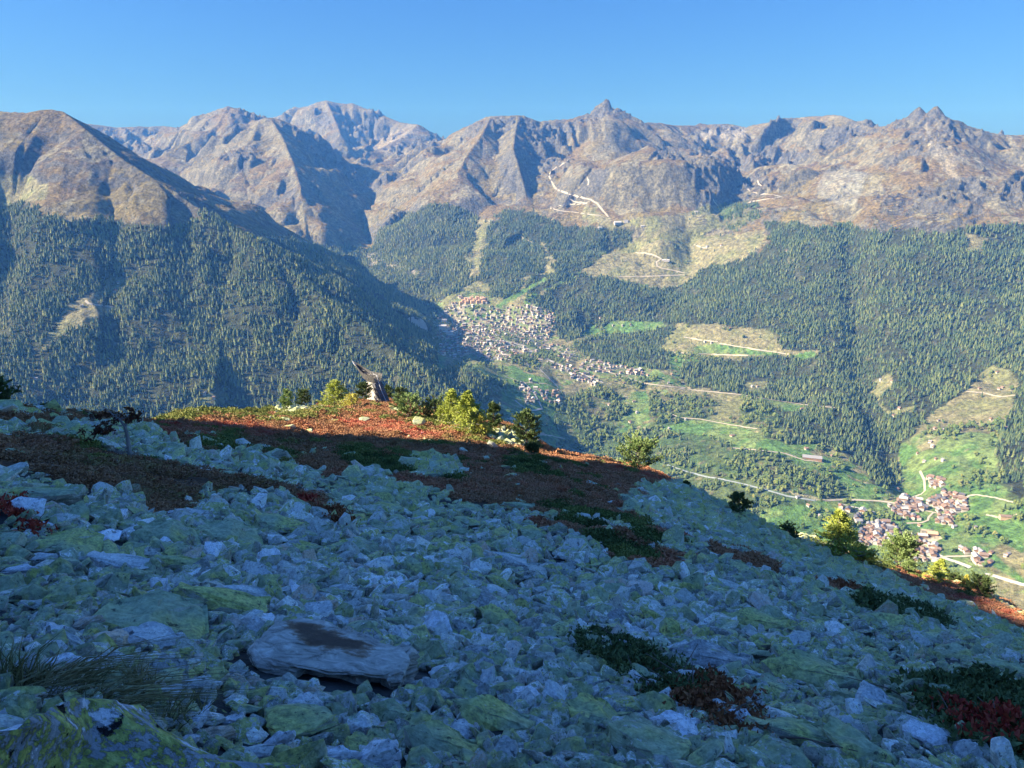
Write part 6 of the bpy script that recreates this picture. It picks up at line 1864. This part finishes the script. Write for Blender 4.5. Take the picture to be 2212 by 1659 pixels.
# timber building site: stepped rows of unfinished chalets
rt = None
for i, (x, y) in enumerate(c5([(815,470),(850,465),(885,463),(920,462),(830,457),(865,452),(900,450),(935,452),(955,462),(845,445),(880,441),(915,438),(945,440),(955,445)])):
    block('unfinished_chalet', x, y, 20, 14, 13, R(20), M_new, M_new, ['front', 'front', 'front', 'front', 'middle', 'middle', 'middle', 'middle', 'front', 'back', 'back', 'back', 'back', 'back'][i] + ' row unfinished timber chalet, %s, on the building site' % ['leftmost', 'second', 'third', 'fourth', 'leftmost', 'second', 'third', 'fourth', 'rightmost tall', 'leftmost', 'second', 'third', 'fourth', 'rightmost'][i], 'building')
def crane(x, y, H_, J, az, label):
    h = far_hit(x, y)
    if h is None: return
    root = empty('tower_crane', (h[0], h[1], h[2]), label=label, category='crane'); root.rotation_euler = (0, 0, az)
    M_c = flat_mat('yellow_crane_paint', (.70, .50, .16), .1)
    for nm, A, B, w_ in [('mast', (0, 0, 0), (0, 0, H_), 1.1), ('jib', (0, 0, H_), (J, 0, H_), .9), ('counter_jib', (0, 0, H_ + .1), (-J * .28, 0, H_ + .1), 1.1)]:
        b = MB()
        A = Vector(A); B = Vector(B); d = (B - A).normalized(); u = Vector((0, 1, 0)); v = d.cross(u)
        n = max(3, int((B - A).length / (w_ * 2)))
        cs = [(u * a + v * c) * w_ for a, c in ((-1, -1), (1, -1), (1, 1), (-1, 1))]
        for c in cs: b.tube([A + c, B + c], [.30, .30], 4)
        for i in range(n):
            p = A + (B - A) * i / n; q = A + (B - A) * (i + 1) / n
            for j in range(4): b.tube([p + cs[j], q + cs[(j + 1) % 4]], [.16, .16], 3)
        b.build(nm, M_c, root)
    b = MB(); b.add([(-J * .28 - 1.5, -1.2, H_ - 3), (-J * .28 + 1.5, -1.2, H_ - 3), (-J * .28 + 1.5, 1.2, H_ - 3), (-J * .28 - 1.5, 1.2, H_ - 3), (-J * .28 - 1.5, -1.2, H_), (-J * .28 + 1.5, -1.2, H_), (-J * .28 + 1.5, 1.2, H_), (-J * .28 - 1.5, 1.2, H_)], [(0, 1, 5, 4), (1, 2, 6, 5), (2, 3, 7, 6), (3, 0, 4, 7), (3, 2, 1, 0), (4, 5, 6, 7)])
    b.build('counterweight', flat_mat('concrete', (.45, .44, .42), .1), root)
crane(1023, 657, 52, 52, R(4), 'tall yellow crane above the timber building site')
crane(1111, 669, 36, 34, R(170), 'smaller yellow crane beside the upper chalet slope')
# avalanche barriers on the right alp
M_bar = flat_mat('rusted_steel', (.11, .095, .085), .2)
k_ = 0
for (x0, y0, n, wd, dy) in [(1912,421,9,46,5.2), (1748,400,4,14,5), (1614,441,4,26,3.6), (1880,417,4,26,5), (1925,465,7,50,5.6), (1995,462,7,40,5.2), (1505,470,4,20,5)]:
    for i in range(n):
        xa = x0 + (i % 3) * 4 - 3; ya = y0 + i * dy
        b = MB(); P_ = []
        h0 = far_hit(xa + wd / 2, ya)
        if h0 is None: continue
        for j in range(9):
            q = far_hit(xa + wd * j / 8, ya + .6 * math.sin(j))
            if q is None: continue
            q[2] = q[2]; P_.append(q)
        if len(P_) < 4: continue
        P_ = np.array(P_); y_m = np.median(P_[:, 1]); P_[:, 1] = y_m + (P_[:, 1] - y_m) * .15; P_[:, 2] = far_z(P_[:, 0], P_[:, 1])
        V = []
        for p in P_: V += [tuple(p - h0), tuple(p - h0 + np.array([0, .9, 4.2]))]
        b.add(V, [(2 * j, 2 * j + 2, 2 * j + 3, 2 * j + 1) for j in range(len(P_) - 1)])
        b.add([(v[0], v[1] + .4, v[2]) for v in V], [(2 * j, 2 * j + 1, 2 * j + 3, 2 * j + 2) for j in range(len(P_) - 1)])
        o = b.build('avalanche_barrier', M_bar, None, label='%s dark snow fence from the top, %s' % (ORD[i].replace('leftmost', 'first'), ['upper group under the right peak', 'short group left of the grey boulder field', 'group above the hairpin track wood', 'left group of the upper rows', 'middle group at the tree line', 'right group at the tree line', 'group on the rocky knoll'][k_]), category='snow fence', group='snow fences on the right alp')
        o.location = h0
    k_ += 1
# ------------------------------------------------------------------ far trees: the largest as things, the rest as a forest
HP = np.array([q['h'][:2] for q in HH])
kp = ~near_road(far_pts[:, 0], far_pts[:, 1], 10)
for hx, hy in HP: kp &= ~((np.abs(far_pts[:, 0] - hx) < 12) & (np.abs(far_pts[:, 1] - hy) < 12))
far_pts, far_cv, far_u, far_v, far_dn, isb, hgt_, wid = [q[kp] for q in (far_pts, far_cv, far_u, far_v, far_dn, isb, hgt_, wid)]
# hidden by the near hill?
th_ = np.arctan2(far_pts[:, 0], far_pts[:, 1]); hill = NEL[-1][np.clip(np.searchsorted(nth, th_), 0, len(nth) - 1)]
el_ = (far_pts[:, 2] + hgt_ * .3) / np.hypot(far_pts[:, 0], far_pts[:, 1])
shown = (el_ > hill) & (far_u > 5) & (far_u < 2205)
distf = np.linalg.norm(far_pts, axis=1)
angf = hgt_ / distf * shown
# hand picked lone trees come first: open ground and small numbers around
openg = np.isin(far_cv, (2, 3, 4, 6, 7))
sel_c = np.argsort(-(angf * (~isb) * np.where(openg, 1.25, 1)))[:300]
sel_b = np.argsort(-(angf * isb * np.where(openg, 1.25, 1)))[:240]
used = np.zeros(len(far_pts), bool)
def place_kind(i):
    c = far_cv[i]
    return {1: 'in dense wood', 5: 'in loose wood', 4: 'in pasture', 7: 'in pasture', 2: 'on dry meadow', 3: 'on green meadow', 6: 'between houses', 0: 'at tree line'}[int(c)]
def tree_key(i):
    hgt = hgt_[i]
    a = ('tall' if hgt > 22 else 'short') if not isb[i] else ('tall' if hgt > 15 else 'low')
    return '%s %s %s %s' % (a, 'leafy tree' if isb[i] else 'conifer', place_kind(i), far_words(far_u[i], far_v[i]))
for sel, nm, grp in ((sel_c, 'conifer_tree', 'conifers of the far slopes'), (sel_b, 'broadleaf_tree', 'leafy trees of the valley')):
    for i, lab in distinct(list(sel), tree_key, lambda i: far_u[i], lambda i: far_v[i]):
        used[i] = True
        mes = brd_me if isb[i] else con_me
        root = empty(nm, far_pts[i] - np.array([0, 0, .8]), label=lab, category='tree', group=grp)
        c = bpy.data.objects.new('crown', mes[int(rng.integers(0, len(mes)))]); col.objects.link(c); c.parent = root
        t = bpy.data.objects.new('trunk', trunk_me); col.objects.link(t); t.parent = root
        root.scale = (wid[i], wid[i], hgt_[i]); root.rotation_euler = (0, 0, rng.random() * 6.28)
nu_ = ~used
isb2 = isb[nu_]
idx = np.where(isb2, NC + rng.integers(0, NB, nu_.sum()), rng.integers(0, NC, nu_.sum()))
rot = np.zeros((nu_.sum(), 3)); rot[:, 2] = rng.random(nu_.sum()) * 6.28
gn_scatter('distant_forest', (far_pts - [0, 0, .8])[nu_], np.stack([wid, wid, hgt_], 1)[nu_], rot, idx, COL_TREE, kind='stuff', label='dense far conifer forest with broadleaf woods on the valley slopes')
